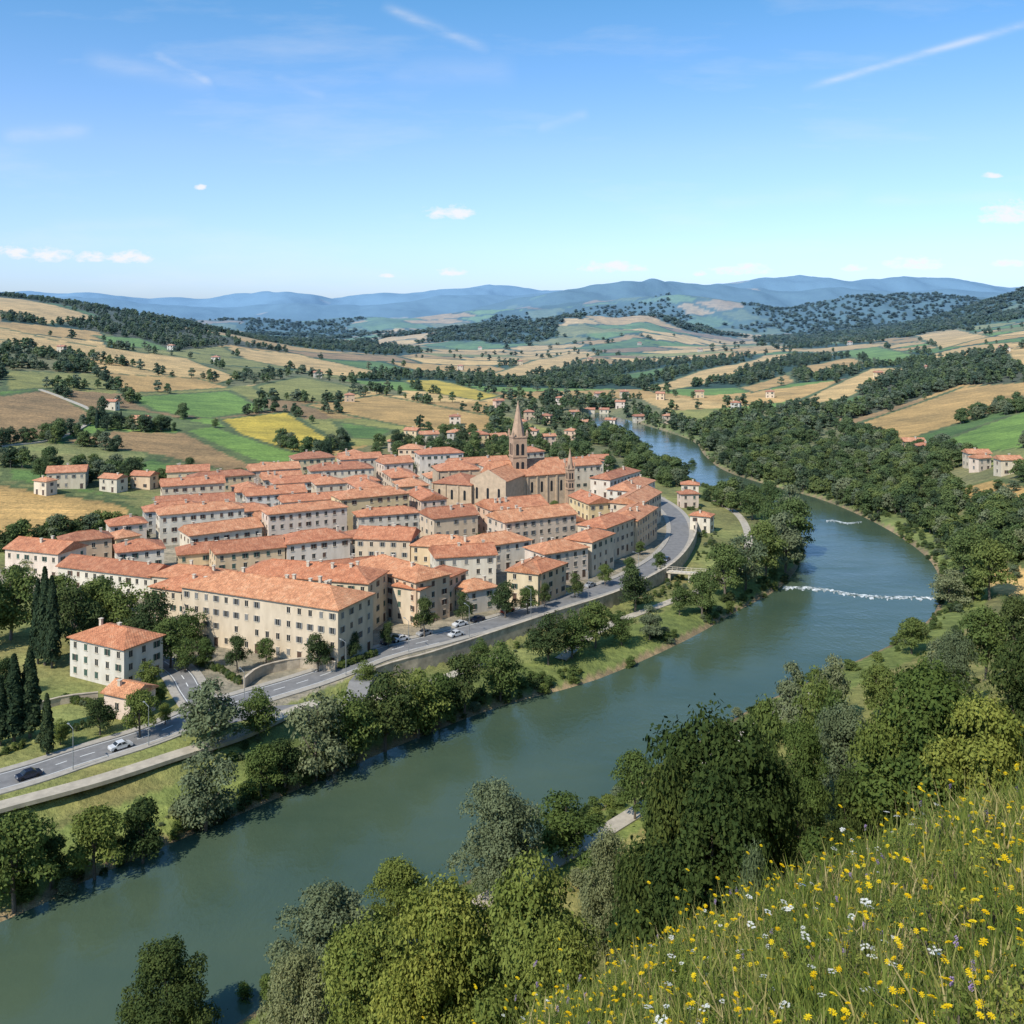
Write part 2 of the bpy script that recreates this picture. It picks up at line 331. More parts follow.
# ------------------------------------------------------------------ ribbons
def ribbon(name,pl,o0,o1,lift,mat,n=8,dash=None,parent=None,zfix=None):
    S=np.array(smoothpl(pl,n)); d=np.gradient(S,axis=0); d/=np.linalg.norm(d,axis=1)[:,None]; nn=np.stack([-d[:,1],d[:,0]],1)
    A=S+nn*o0; B=S+nn*o1; zz=np.max([H(q[:,0],q[:,1]) for q in (S-nn*2.5,S,S+nn*2.5,A,B)],0) if zfix is None else np.full(len(S),zfix)
    k=np.array([1,2,3,2,1])/9.; zz=np.maximum(zz,np.convolve(np.pad(zz,2,mode='edge'),k,'valid'))+lift
    V=[];Fc=[]
    for j in range(len(S)): V+=[(A[j,0],A[j,1],zz[j]),(B[j,0],B[j,1],zz[j]),(A[j,0],A[j,1],zz[j]-lift-.6),(B[j,0],B[j,1],zz[j]-lift-.6)]
    for j in range(len(S)-1):
        if dash and (j%dash)>=dash/2: continue
        a=4*j;Fc.append((a,a+1,a+5,a+4))
        if not dash: Fc+= [(a,a+4,a+6,a+2),(a+1,a+3,a+7,a+5)]
    return mesh_py(name,V,Fc,mat,parent)
def Z6(l): return [G(*p,6) for p in l]
ROADM=Z6([(-260,850),(0,782),(80,757),(150,735),(205,712),(262,694),(320,676),(380,653),(440,637),(500,620),(560,600),(610,583),(645,566),(670,547),(680,527),(674,508),(655,494),(620,480)])
def road(name,pl,w,n=10):
    ribbon(name,pl,-w/2,w/2,.10,M_asph,n)
    ribbon(name+'_markings',pl,-.1,.1,.106,M_paint,n,dash=4)
    for sgn in (-1,1):
        ribbon(name+'_markings',pl,sgn*(w/2-.45)-.07,sgn*(w/2-.45)+.07,.106,M_paint,n)
        ribbon('pavement',pl,sgn*w/2 if sgn>0 else -w/2-1.8,(w/2+1.8) if sgn>0 else -w/2,.23,M_pave,n)
road('riverside_road',ROADM,7)
road('junction_road',Z6([(200,704),(190,690),(178,672),(150,655),(90,640)]),5)
ribbon('access_road',Z6([(212,722),(265,712),(330,705),(352,690),(372,668)]),-2.5,2.5,.12,M_asph)
ribbon('riverside_path',W([(-100,838),(0,812),(100,785),(180,757),(240,740),(300,722),(380,697),(440,680),(500,655)]),-1.6,1.6,.12,M_path)
ribbon('riverside_path',W([(560,660),(610,625),(680,598),(725,580),(745,560),(748,535),(738,515),(715,500)]),-1.5,1.5,.12,M_path)
ribbon('hillside_path',[ (x+10*.728,y-10*.686) for x,y in RBK[4:26:3]],-1.6,1.6,.15,M_path)
ribbon('farm_track',W([(0,447),(60,438),(95,415),(62,398),(40,390)]),-1.5,1.5,.3,M_path)
# retaining wall
def wall(name,pl,t,z0,z1,mat):
    S=np.array(pl); d=np.gradient(S,axis=0); d/=np.linalg.norm(d,axis=1)[:,None]; nn=np.stack([-d[:,1],d[:,0]],1); V=[];Fc=[]
    for j in range(len(S)):
        for o,z in ((0,z0),(t,z0),(t,z1),(0,z1),(-.12,z1),(t+.12,z1),(t+.12,z1+.15),(-.12,z1+.15)): 
            q=S[j]+nn[j]*o; V.append((q[0],q[1],z if z>z0 else z0))
    for j in range(len(S)-1):
        a=8*j;b2=a+8
        for u_,v_ in ((3,0),(1,2),(4,5),(5,6),(6,7),(7,4)): Fc.append((a+u_,a+v_,b2+v_,b2+u_))
    Fc+= [(0,1,2,3),(4,5,6,7)]; e=8*(len(S)-1); Fc+=[(e,e+1,e+2,e+3),(e+4,e+5,e+6,e+7)]
    mesh_py(name,V,Fc,mat)
EMBo=np.array(EMB); _d=np.gradient(EMBo,axis=0); _d/=np.linalg.norm(_d,axis=1)[:,None]
wall('retaining_wall',(EMBo+np.stack([_d[:,1],-_d[:,0]],1)*1.1)[16:48],.5,1.5,7.0,M_rwall)
wall('retaining_wall',smoothpl(Z6([(245,688),(262,676),(300,668),(335,672)]),3),.4,5.5,8.2,M_rwall)
wall('garden_wall',smoothpl(Z6([(-60,740),(0,722),(60,705),(98,700)]),3),.3,5.5,7.6,M_rwall)
# ------------------------------------------------------------------ buildings
OCC=[]
def boxv(V,Fc,x0,x1,y0,y1,z0,z1):
    n=len(V); V+=[(x0,y0,z0),(x1,y0,z0),(x1,y1,z0),(x0,y1,z0),(x0,y0,z1),(x1,y0,z1),(x1,y1,z1),(x0,y1,z1)]
    Fc+=[(n,n+3,n+2,n+1),(n+4,n+5,n+6,n+7),(n,n+1,n+5,n+4),(n+1,n+2,n+6,n+5),(n+2,n+3,n+7,n+6),(n+3,n,n+4,n+7)]
def roof_geo(V,Fc,WV,WF,w,d,h,hip,pitch=.38,ov=.55):
    n=len(V); X=w/2+ov; Yy=d/2+ov
    along=w>=d; half=(Yy if along else X); rise=half*pitch
    V+=[(-X,-Yy,h),(X,-Yy,h),(X,Yy,h),(-X,Yy,h),(-X,-Yy,h+.22),(X,-Yy,h+.22),(X,Yy,h+.22),(-X,Yy,h+.22)]
    Fc+=[(n,n+3,n+2,n+1),(n,n+1,n+5,n+4),(n+1,n+2,n+6,n+5),(n+2,n+3,n+7,n+6),(n+3,n,n+4,n+7)]
    zr=h+.22+rise; ins=half if hip else 0
    if along:
        V+=[(-X+ins,0,zr),(X-ins,0,zr)]; a,b_=n+8,n+9
        Fc+=[(n+4,n+5,b_,a),(n+6,n+7,a,b_),(n+5,n+6,b_),(n+7,n+4,a)]
    else:
        V+=[(0,-Yy+ins,zr),(0,Yy-ins,zr)]; a,b_=n+8,n+9
        Fc+=[(n+5,n+6,b_,a),(n+7,n+4,a,b_),(n+4,n+5,a),(n+6,n+7,b_)]
    if along: boxv(V,Fc,-X+ins,X-ins,-.15,.15,zr-.1,zr+.1)
    else: boxv(V,Fc,-.15,.15,-Yy+ins,Yy-ins,zr-.1,zr+.1)
    return zr
def house(ax,ay,bx,by,depth,h,name='house',hip=None,shut=None,wallmat=None,z=None,chim=True,occ=True,winsp=3.0):
    w=math.hypot(bx-ax,by-ay); ang=math.atan2(by-ay,bx-ax); nx,ny=(by-ay)/w,-(bx-ax)/w
    cx=(ax+bx)/2-nx*depth/2; cy=(ay+by)/2-ny*depth/2
    if z is None: z=6.0 if pip(np.array([cx]),np.array([cy]),TOWN)[0] else min(h1(cx,cy),h1(ax,ay),h1(bx,by))+.3
    OCC.append((cx,cy,ang,w,depth)); e=empty(name,(cx,cy,z),ang); rd=random.Random(int(cx*13+cy*7))
    if hip is None: hip=rd.random()<.6
    V=[];Fc=[]; X=w/2;Yy=depth/2
    V=[(-X,-Yy,-3),(X,-Yy,-3),(X,Yy,-3),(-X,Yy,-3),(-X,-Yy,h),(X,-Yy,h),(X,Yy,h),(-X,Yy,h)]
    Fc=[(0,1,5,4),(1,2,6,5),(2,3,7,6),(3,0,4,7)]
    if not hip:   # gable triangles close under the roof
        rz=.2+(min(w,depth)/2+.55)*.38-.02
        if w>=depth: V+=[(-X,0,h+rz),(X,0,h+rz)]; Fc+=[(7,4,8),(5,6,9)]
        else: V+=[(0,-Yy,h+rz),(0,Yy,h+rz)]; Fc+=[(4,5,8),(6,7,9)]
    mesh_py('walls',V,Fc,wallmat or M_wall,e)
    V=[];Fc=[]; zr=roof_geo(V,Fc,None,None,w,depth,h,hip); mesh_py('roof',V,Fc,M_roof,e)
    fl=max(1,round(h/3.2)); fh=h/fl; GV=[];GF=[];SV=[];SF=[];TV=[];TF=[];DV=[];DF=[]
    hw,hh=.48,.72
    def place(side,t,zc,kind,open_):
        def bx_(V,Fc,t0,t1,z0,z1,d0,d1):
            if side==0: boxv(V,Fc,t0,t1,-Yy-d1,-Yy-d0,z0,z1)
            elif side==1: boxv(V,Fc,X+d0,X+d1,t0,t1,z0,z1)
            elif side==2: boxv(V,Fc,t0,t1,Yy+d0,Yy+d1,z0,z1)
            else: boxv(V,Fc,-X-d1,-X-d0,t0,t1,z0,z1)
        if kind=='door':
            bx_(DV,DF,t-.6,t+.6,.0,2.3,.01,.05); bx_(TV,TF,t-.8,t+.8,2.3,2.5,.0,.14); return
        bx_(GV,GF,t-hw,t+hw,zc-hh,zc+hh,.01,.03); bx_(TV,TF,t-hw-.15,t+hw+.15,zc-hh-.15,zc-hh,.0,.14)
        bx_(TV,TF,t-hw-.12,t+hw+.12,zc+hh,zc+hh+.13,.0,.12)
        bx_(TV,TF,t-.03,t+.03,zc-hh,zc+hh,.032,.05)
        if open_==1:
            bx_(SV,SF,t-hw-.45,t-hw,zc-hh+.01,zc+hh-.01,.015,.08); bx_(SV,SF,t+hw,t+hw+.45,zc-hh+.01,zc+hh-.01,.015,.08)
        elif open_==2: bx_(SV,SF,t-hw,t+hw,zc-hh+.01,zc+hh-.01,.052,.09)
    for side,L in ((0,w),(1,depth),(3,depth),(2,w)):
        n=max(1,int((L-1.2)/winsp)); sp=L/n
        for k in range(n):
            t=-L/2+sp*(k+.5)
            for f in range(fl):
                zc=fh*f+fh*.52
                if f==0 and rd.random()<.28: place(side,t,0,'door',0); continue
                if rd.random()<.06: continue
                r=rd.random(); place(side,t,zc,'w',1 if r<.35 else (2 if r<.6 else 0))
    mesh_py('windows',GV,GF,M_glass,e); 
    if SV: mesh_py('shutters',SV,SF,shut or rd.choice(M_shut),e)
    mesh_py('window_frames',TV,TF,M_trim,e)
    if DV: mesh_py('door',DV,DF,M_door,e)
    if chim:
        V=[];Fc=[]
        for k in range(max(1,int(w*depth/90))):
            cx_=rd.uniform(-X*.75,X*.75); cy_=rd.uniform(-Yy*.5,Yy*.5)
            boxv(V,Fc,cx_-.35,cx_+.35,cy_-.3,cy_+.3,h+.3,zr+.5); boxv(V,Fc,cx_-.5,cx_+.5,cy_-.42,cy_+.42,zr+.5,zr+.65)
        mesh_py('chimneys',V,Fc,M_trim,e)
    return e
def hp(A,B,depth,h,**k):
    a=G(*A,6);b_=G(*B,6); return house(*a,*b_,depth,h,**k)
AP='apartment_building'
hp((182,640),(338,668),15,13.5,name=AP,hip=True)
hp((238,622),(368,634),13,13,name=AP,hip=True)
hp((150,622),(226,634),12,9.5,name=AP)
hp((70,676),(124,690),11,8.6,hip=True,name='villa')
hp((104,716),(130,722),7,4.5,hip=False)
hp((352,604),(416,626),12,11.5,hip=True,name=AP)
hp((420,626),(466,604),9,9.5,hip=True)
hp((466,614),(497,608),9,6)
hp((436,590),(496,586),11,9.5)
hp((507,600),(538,604),11,8.5,hip=False)
hp((541,603),(566,592),9,8.5)
hp((545,584),(588,576),11,9)
hp((592,574),(614,564),10,10)
hp((606,560),(634,548),11,10.5)
hp((637,548),(657,533),11,9.5)
hp((640,530),(661,516),12,9.5)
hp((632,512),(655,500),11,8.5)
hp((610,498),(640,488),10,8)
hp((355,568),(410,570),13,9.5,name=AP); hp((411,571),(470,575),12,8.2,name=AP)
hp((474,575),(531,566),12,8.5,name=AP)
hp((216,582),(285,574),12,8.5,name=AP,hip=False); hp((287,574),(350,566),12,9.3,name=AP,hip=True)
hp((58,588),(150,600),11,6.5,name=AP,hip=False)
hp((150,600),(215,606),11,7,name=AP,hip=True)
hp((5,574),(58,580),12,8)
hp((62,566),(112,560),10,7.5); hp((116,560),(140,556),9,7)
hp((190,560),(262,550),12,8,name=AP)
# church
def church():
    e=empty('church',(0,0,6)); 
    def blk(A,B,dep,h,hip,pit,nm,rows=2,arch=True):
        (ax,ay),(bx,by)=G(*A,6),G(*B,6); w=math.hypot(bx-ax,by-ay); ang=math.atan2(by-ay,bx-ax); nx,ny=(by-ay)/w,-(bx-ax)/w
        cx=(ax+bx)/2-nx*dep/2; cy=(ay+by)/2-ny*dep/2; OCC.append((cx,cy,ang,w,dep)); X=w/2;Yy=dep/2
        V=[];Fc=[];zr=roof_geo(V,Fc,0,0,w,dep,h,hip,pit); r=mesh_py(nm+'_roof',V,Fc,M_roof,e); 
        V=[(-X,-Yy,-2),(X,-Yy,-2),(X,Yy,-2),(-X,Yy,-2),(-X,-Yy,h),(X,-Yy,h),(X,Yy,h),(-X,Yy,h)];Fc=[(0,1,5,4),(1,2,6,5),(2,3,7,6),(3,0,4,7)]
        if not hip:
            if w<dep: V+=[(0,-Yy-.57,zr+.5),(0,Yy,zr)]; V+=[(-X-.6,-Yy-.57,-2),(X+.6,-Yy-.57,-2),(X+.6,-Yy-.57,h+.5),(-X-.6,-Yy-.57,h+.5),(-X-.6,-Yy,-2),(X+.6,-Yy,-2),(X+.6,-Yy,h+.5),(-X-.6,-Yy,h+.5),(0,-Yy,zr+.5)]
            if w<dep: Fc+=[(10,11,12,8,13),(11,15,16,12),(14,10,13,17),(12,16,18,8),(8,18,17,13),(6,7,9)]
            else: V+=[(-X,0,zr-.25),(X,0,zr-.25)]; Fc+=[(7,4,8),(5,6,9)]
        wl=mesh_py(nm+'_walls',V,Fc,M_stone,e)
        V=[];Fc=[];n=max(2,int(w/4.5))
        off=.60 if (not hip and w<dep) else .02
        for k in range(n):
            t=-X+w/n*(k+.5); m=len(V); z0=h*.42; z1=h*.75; ww=.55; pts=[(-ww,z0),(ww,z0),(ww,z1)]+[(ww*math.cos(a),z1+ww*math.sin(a)) for a in (math.pi/4,math.pi/2,3*math.pi/4)]+[(-ww,z1)]
            V+=[(t+a,-Yy-off,b_) for a,b_ in pts]; Fc.append(tuple(range(m,m+len(pts))))
        wd=mesh_py(nm+'_windows',V,Fc,M_glass,e)
        TV=[];TF=[]
        for k in range(n+1):
            t=-X+w/n*k; 
            if hip or w>=dep: boxv(TV,TF,t-.35,t+.35,-Yy-.5,-Yy-.003,-1,h-.4)
        obs=[r,wl,wd]
        if TV: obs.append(mesh_py(nm+'_buttresses',TV,TF,M_stone,e))
        for o in obs: o.location=(cx,cy,0); o.rotation_euler=(0,0,ang)
    blk((472,511),(505,514),26,13,False,.5,'facade_nave')
    blk((497,508),(566,502),17,12.5,False,.65,'nave')
    blk((433,509),(471,512),18,11,True,.35,'transept')
    blk((438,498),(480,496),14,12,True,.4,'choir')
    def tower(px,py,hw,zs,zt,nm,mat):
        x,y=G(px,py,6); OCC.append((x,y,.3,hw*2,hw*2)); V=[];Fc=[]
        boxv(V,Fc,-hw,hw,-hw,hw,-2,zs)
        for zz in (zs*.45,zs*.7,zs-.3): boxv(V,Fc,-hw-.25,hw+.25,-hw-.25,hw+.25,zz,zz+.5)
        for sx in (-1,1):
            for sy in (-1,1):
                boxv(V,Fc,sx*hw-.45*hw/3.3,sx*hw+.45*hw/3.3,sy*hw-.45*hw/3.3,sy*hw+.45*hw/3.3,zs+.2,zs+1.8)
                n=len(V); q=.5*hw/3.3; V+=[(sx*hw-q,sy*hw-q,zs+1.8),(sx*hw+q,sy*hw-q,zs+1.8),(sx*hw+q,sy*hw+q,zs+1.8),(sx*hw-q,sy*hw+q,zs+1.8),(sx*hw,sy*hw,zs+3.4)]; Fc+=[(n,n+1,n+4),(n+1,n+2,n+4),(n+2,n+3,n+4),(n+3,n,n+4)]
        n=len(V); q=hw*.93
        V+=[(q*1.05*math.cos(a),q*1.05*math.sin(a),zs+.2) for a in [math.pi/8+k*math.pi/4 for k in range(8)]]+[(0,0,zt)]
        Fc+=[(n+k,n+(k+1)%8,n+8) for k in range(8)]
        s_=mesh_py(nm,V,Fc,mat,e)
        V=[];Fc=[]
        for side in range(4):
            R=Matrix.Rotation(side*math.pi/2,3,'Z')
            for zz,hh in ((zs*.73,zs*.15),(zs*.50,zs*.11)):
                for t in (-hw*.38,hw*.38):
                    ww=hw*.22; pts=[(-ww,zz),(ww,zz),(ww,zz+hh)]+[(ww*math.cos(a),zz+hh+ww*math.sin(a)) for a in (math.pi/4,math.pi/2,3*math.pi/4)]+[(-ww,zz+hh)]
                    m=len(V); V+=[tuple(R@Vector((t+a,-hw-.02,b_))) for a,b_ in pts]; Fc.append(tuple(range(m,m+len(pts))))
        o=mesh_py(nm+'_openings',V,Fc,M_glass,e)
        for q in (s_,o): q.location=(x,y,0); q.rotation_euler=(0,0,.3)
    tower(518,503,3.1,29,45,'bell_tower',M_brick)
    tower(570,506,1.5,16,25,'small_spire',M_brick)
church()
def occupied(x,y,m=1.5,w=0,d=0,ang=0):
    pts=[(x,y)]
    if w:
        ca,sa=math.cos(ang),math.sin(ang)
        pts=[(x+ca*a*w/2-sa*b_*d/2,y+sa*a*w/2+ca*b_*d/2) for a in (-1,-.5,0,.5,1) for b_ in (-1,0,1)]
    for cx,cy,an,ww,dd in OCC:
        if abs(cx-x)+abs(cy-y)>110: continue
        ca,sa=math.cos(an),math.sin(an)
        for qx,qy in pts:
            lx=(qx-cx)*ca+(qy-cy)*sa; ly=-(qx-cx)*sa+(qy-cy)*ca
            if abs(lx)<ww/2+m and abs(ly)<dd/2+m: return True
    return False
FILL=[G(*p,6) for p in [(20,566),(120,580),(215,596),(350,600),(480,592),(560,580),(620,556),(645,530),(650,505),(636,490),(590,478),(500,473),(400,466),(330,472),(200,492),(165,500),(195,522),(110,550)]]
ang=math.radians(24); ca,sa=math.cos(ang),math.sin(ang)
def inpoly(x,y,pl): return bool(pip(np.array([x]),np.array([y]),pl)[0])
GAPS=[]
for r in range(-5,40):
    q=r*21+150; t=-340+random.uniform(0,10)
    while t<420:
        L=random.uniform(10,30); d=random.uniform(9.0,13); wing=random.random()<.2
        if wing: L,d=random.uniform(10,12),random.uniform(16,19)
        qq=q+random.uniform(-2,2); cx=ca*(t+L/2)-sa*qq; cy=sa*(t+L/2)+ca*qq
        if inpoly(cx,cy,FILL) and not occupied(cx,cy,.8,L,d,ang):
            an=ang+random.uniform(-.10,.10); hw_=L/2; 
            ax,ay=cx-math.cos(an)*hw_+math.sin(an)*d/2,cy-math.sin(an)*hw_-math.cos(an)*d/2
            bx,by=ax+math.cos(an)*L,ay+math.sin(an)*L
            if random.random()<.87: house(ax,ay,bx,by,d,random.choice([6,7,8.5,9.5,11,12.3]),name='house' if L<24 else AP); t+=L+random.choice([.6,.8,4.5]); continue
            GAPS.append((cx,cy)); t+=12
        t+=4
def hsmall(px,py,wpx=16,h=6):
    x,y,z=P(px,py); w=max(8,wpx*y/F); a=random.uniform(-.5,.5); d=w*.7
    if occupied(x,y,1,w,d,a): return
    ax,ay=x-math.cos(a)*w/2,y-math.sin(a)*w/2; house(ax,ay,ax+math.cos(a)*w,ay+math.sin(a)*w,min(d,11),h,name='farmhouse',occ=False)
for q in [(66,489,36,7.5),(108,492,22,6),(140,489,22,6),(188,488,40,7.5),(240,484,34,7.5),(137,428,18),(690,508,12),(700,532,18),(697,528,12),(980,466,22,7),(915,453,20,7),(1012,474,22,7),(1000,478,14),(430,446,18,7),(455,444,16,7),(480,446,18,7),(385,470,46,8),(350,472,30,7),(410,462,24,7),(590,412,8),(604,415,9),(620,408,9),(575,418,9),(560,405,8),(545,424,10),(530,420,10),(318,378,8),(110,410,9),(500,446,16),(520,430,10),(350,402,9),(670,424,8),(690,498,10),(640,422,8),(880,378,8),(1005,352,10),(215,362,8),(600,470,20),(455,425,10),(40,495,14),(270,480,26),(300,476,22),(530,440,14),(550,446,12),(570,440,12),(585,430,10),(610,428,9),(600,400,8),(625,398,7),(410,440,14),(395,452,14),(550,398,7),(500,408,8),(840,412,7),(985,470,12),(700,398,6),(770,398,6),(660,400,6),(460,370,5),(520,365,5),(590,362,5),(700,352,5),(850,345,5),(170,350,6),(60,352,6),(640,345,4),(480,350,4),(930,372,7),(735,410,7),(925,456,12,6)]: hsmall(*q)
# ------------------------------------------------------------------ trees
def cone_seg(V,Fc,a,b_,r0,r1,k=6):
    a=np.array(a);b_=np.array(b_);d=b_-a;d/=np.linalg.norm(d)+1e-9; s_=np.cross(d,[.3,1,.2]); s_/=np.linalg.norm(s_); t=np.cross(d,s_); n=len(V)
    for c,r in ((a,r0),(b_,r1)):
        for j in range(k): an=2*math.pi*j/k; V.append(tuple(c+r*(math.cos(an)*s_+math.sin(an)*t)))
    for j in range(k): Fc.append((n+j,n+(j+1)%k,n+k+(j+1)%k,n+k+j))
def tree_mesh(name,seed,kind,mat,nleaf,ls,Ht=12.,Wd=10.,nlobe=20,low=.12,spread=1.0):
    g=np.random.default_rng(seed); V=[];Fc=[]
    lean=g.normal(0,.3,2)
    if kind=='round':
        c=[];R=[]
        for k in range(nlobe):
            th=g.uniform(0,2*math.pi); hh=g.uniform(low+.10,.88); prof=math.sin(math.pi*min(1,max(.0,(hh-low+.22)/(1.12-low+.1))))**.7
            rr=Wd/2*prof*g.uniform(.25,.80); r=Wd*g.uniform(.13,.23)*spread
            c.append((rr*math.cos(th),rr*math.sin(th),hh*Ht)); R.append(r)
        c.append((0,0,Ht*.9)); R.append(Wd*.15); c.append((0,0,Ht*.6)); R.append(Wd*.25)
        c=np.array(c);R=np.array(R)
        pr=R**2; pr/=pr.sum(); k=g.choice(len(R),nleaf,p=pr)
        d=g.normal(size=(nleaf,3)); d/=np.linalg.norm(d,axis=1)[:,None]; d[:,2]=np.where(d[:,2]<-.3,d[:,2]*-.6,d[:,2])
        bump=.82+.36*np.abs(np.sin(d[:,0]*5+k)*np.sin(d[:,1]*5+k*2)*1.2)
        rad=R[k]*bump*(g.uniform(.45,1.15,nleaf)**.6)
        pos=c[k]+d*rad[:,None]*np.array([1,1,.82]); lt=hsh(k,k*0,seed)*.5+.5*g.random(nleaf)
        nrm=d*.8+g.normal(0,.45,(nleaf,3))+np.array([0,0,.25])
        cone_seg(V,Fc,(0,0,-1.5),(lean[0],lean[1],Ht*.35),Ht*.028,Ht*.02,8); cone_seg(V,Fc,(lean[0],lean[1],Ht*.35),(0,0,Ht*.8),Ht*.02,Ht*.006)
        for j in range(min(len(R),9)): cone_seg(V,Fc,(lean[0]*.8,lean[1]*.8,Ht*(.2+.03*j)),c[j],Ht*.011,Ht*.003,5)
    else: # cypress
        hh=g.uniform(.03,1,nleaf)**.85; prof=np.minimum(1,(hh+.02)/.12)*np.clip(1-((hh-.1)/.92)**1.9,0,1)**.8
        th=g.uniform(0,2*math.pi,nleaf); rad=Wd/2*prof*(.8+.25*np.sin(th*4+hh*17)*np.sin(hh*31+th))*g.uniform(.6,1.05,nleaf)**.5
        pos=np.stack([rad*np.cos(th),rad*np.sin(th),hh*Ht],1); d=np.stack([np.cos(th),np.sin(th),0*th+.3],1); nrm=d+g.normal(0,.35,(nleaf,3)); lt=g.random(nleaf)
        cone_seg(V,Fc,(0,0,-1),(0,0,Ht*.8),.25,.06)
    nrm/=np.linalg.norm(nrm,axis=1)[:,None]; a=np.cross(nrm,g.normal(size=(nleaf,3))); a/=np.linalg.norm(a,axis=1)[:,None]; b_=np.cross(nrm,a)
    s_=(ls*g.uniform(.55,1.3,nleaf))[:,None]; 
    q=np.stack([pos-a*s_,pos-b_*s_*.55,pos+a*s_,pos+b_*s_*.6],1).reshape(-1,3)
    n=len(V); Vt=np.concatenate([np.array(V),q]); Q=np.concatenate([np.array(Fc),np.arange(nleaf*4).reshape(-1,4)+n])
    mi=np.concatenate([np.zeros(len(Fc)),np.ones(nleaf)]).astype(int)
    me=mesh_np(name,Vt,Q,[M_bark,mat],mi)
    at=me.attributes.new('tint','FLOAT','POINT'); at.data.foreach_set('value',np.concatenate([np.zeros(n),np.repeat(lt,4)]).astype(np.float32)); return me
TM={}
for j,k in enumerate(['green','dark','olive','yellow']):
    TM[k]=[tree_mesh('crown_'+k,10+j*5+q,'round',ML[k],5500,.29,12,10.5+q*1.2,22+q*3,low=.10) for q in range(2)]
    TM['n'+k]=[tree_mesh('near_crown_'+k,60+j+q*7,'round',ML[k],30000,.155,12,11.5,60+q*14,low=.02,spread=.66) for q in range(2)]
TM['cyp']=[tree_mesh('crown_cypress',90,'cyp',ML['cyp'],4000,.30,14,3.2)]
def tree(x,y,hgt,kind='green',wf=1.0,nm=None,z=None,i=None):
    me=random.choice(TM[kind]); base=14. if kind=='cyp' else 12.*.97
    nm=nm or {'cyp':'cypress_tree','olive':'willow_tree','nolive':'willow_tree','dark':'oak_tree','ndark':'oak_tree'}.get(kind,'broadleaf_tree')
    o=bpy.data.objects.new(nm,me); s_=hgt/base; o.scale=(s_*wf,s_*wf,s_); o.rotation_euler=(0,0,random.uniform(0,6.28)); o.location=(x,y,(h1(x,y) if z is None else z)-.1); return link(o)
def tb(px,py,hpx,kind='green',wf=.88):
    x,y,z=P(px,py); tree(x,y,hpx*y/F,kind,wf,z=z)
for q in [(-30,905,90),(15,912,98),(50,890,52,'dark'),(95,882,75),(142,868,66,'dark'),(205,832,78,'olive'),(262,800,55),(285,792,52,'dark'),(318,780,86,'olive',.8),(345,765,74),(385,752,78,'dark'),(418,738,68),(440,728,54),(465,716,60,'dark'),(500,700,58),(548,665,50,'dark'),(572,658,48),(595,648,46),(622,645,34),(650,640,34,'olive'),(680,615,28),(702,618,46),(725,600,56),(745,590,54,'olive'),(765,580,58),(785,572,60,'olive'),(795,555,56),(778,545,50),(790,530,44,'olive'),(752,520,36),(770,515,34),
 (140,738,48),(211,752,72,'olive',1.1),(257,738,50),(238,673,36,'dark',.8),(318,672,38,'dark',.8),(266,664,26),(388,648,26,'dark',.7),(352,660,28,'dark',.8),(425,637,38,'dark',.75),(463,623,30,'dark',.7),(505,618,36,'dark'),(528,614,28),(545,608,24,'dark',.7),(575,598,24,'dark',.8),(605,586,22),(635,612,44,'dark'),(630,577,20),(365,690,30),(480,668,30),(660,572,20),
 (10,640,72),(-20,650,80),(75,650,62,'dark'),(95,640,60),(125,640,58),(150,650,56,'dark'),(170,668,50),(190,650,42),(185,672,34),(60,630,55),(100,618,42),(15,600,35),(150,690,30),(160,705,22),(100,735,36,'dark'),(60,745,26),(165,725,22),(205,668,30),(30,575,22),
 (45,665,98,'cyp'),(52,668,92,'cyp'),(38,664,85,'cyp'),(14,742,88,'cyp',1.2),(30,738,90,'cyp',1.2),(0,745,70,'cyp',1.2),(47,755,62,'cyp',1.1),(5,700,40,'dark'),
 (130,482,24,'dark'),(190,478,20,'dark'),(40,480,22),(85,478,14),(165,430,14),(325,465,24,'dark'),(345,460,18,'dark'),(397,452,22,'dark'),(275,412,15,'dark'),(215,428,10),(97,430,22,'cyp'),(121,428,18,'cyp'),(330,458,22,'cyp'),(505,536,18),(590,512,18),(500,540,20,'dark'),(55,545,18,'dark'),(310,480,12),(140,545,20,'dark'),(420,600,18,'dark'),(580,555,15),(620,545,14),(692,470,12),(640,555,14)]: tb(*q)
for cx,cy in GAPS: tree(cx,cy,random.uniform(6,9),random.choice(['green','dark']),.9,z=6)
def tt(px,ty,Y,wpx,kind):
    x=(px-512)/F*Y; z=h1(x,Y); hgt=max(3,CZ-(ty-HZ)/F*Y-z); w=wpx/F*Y; tree(x,Y,hgt,kind,w/(11.5*hgt/12),z=z)
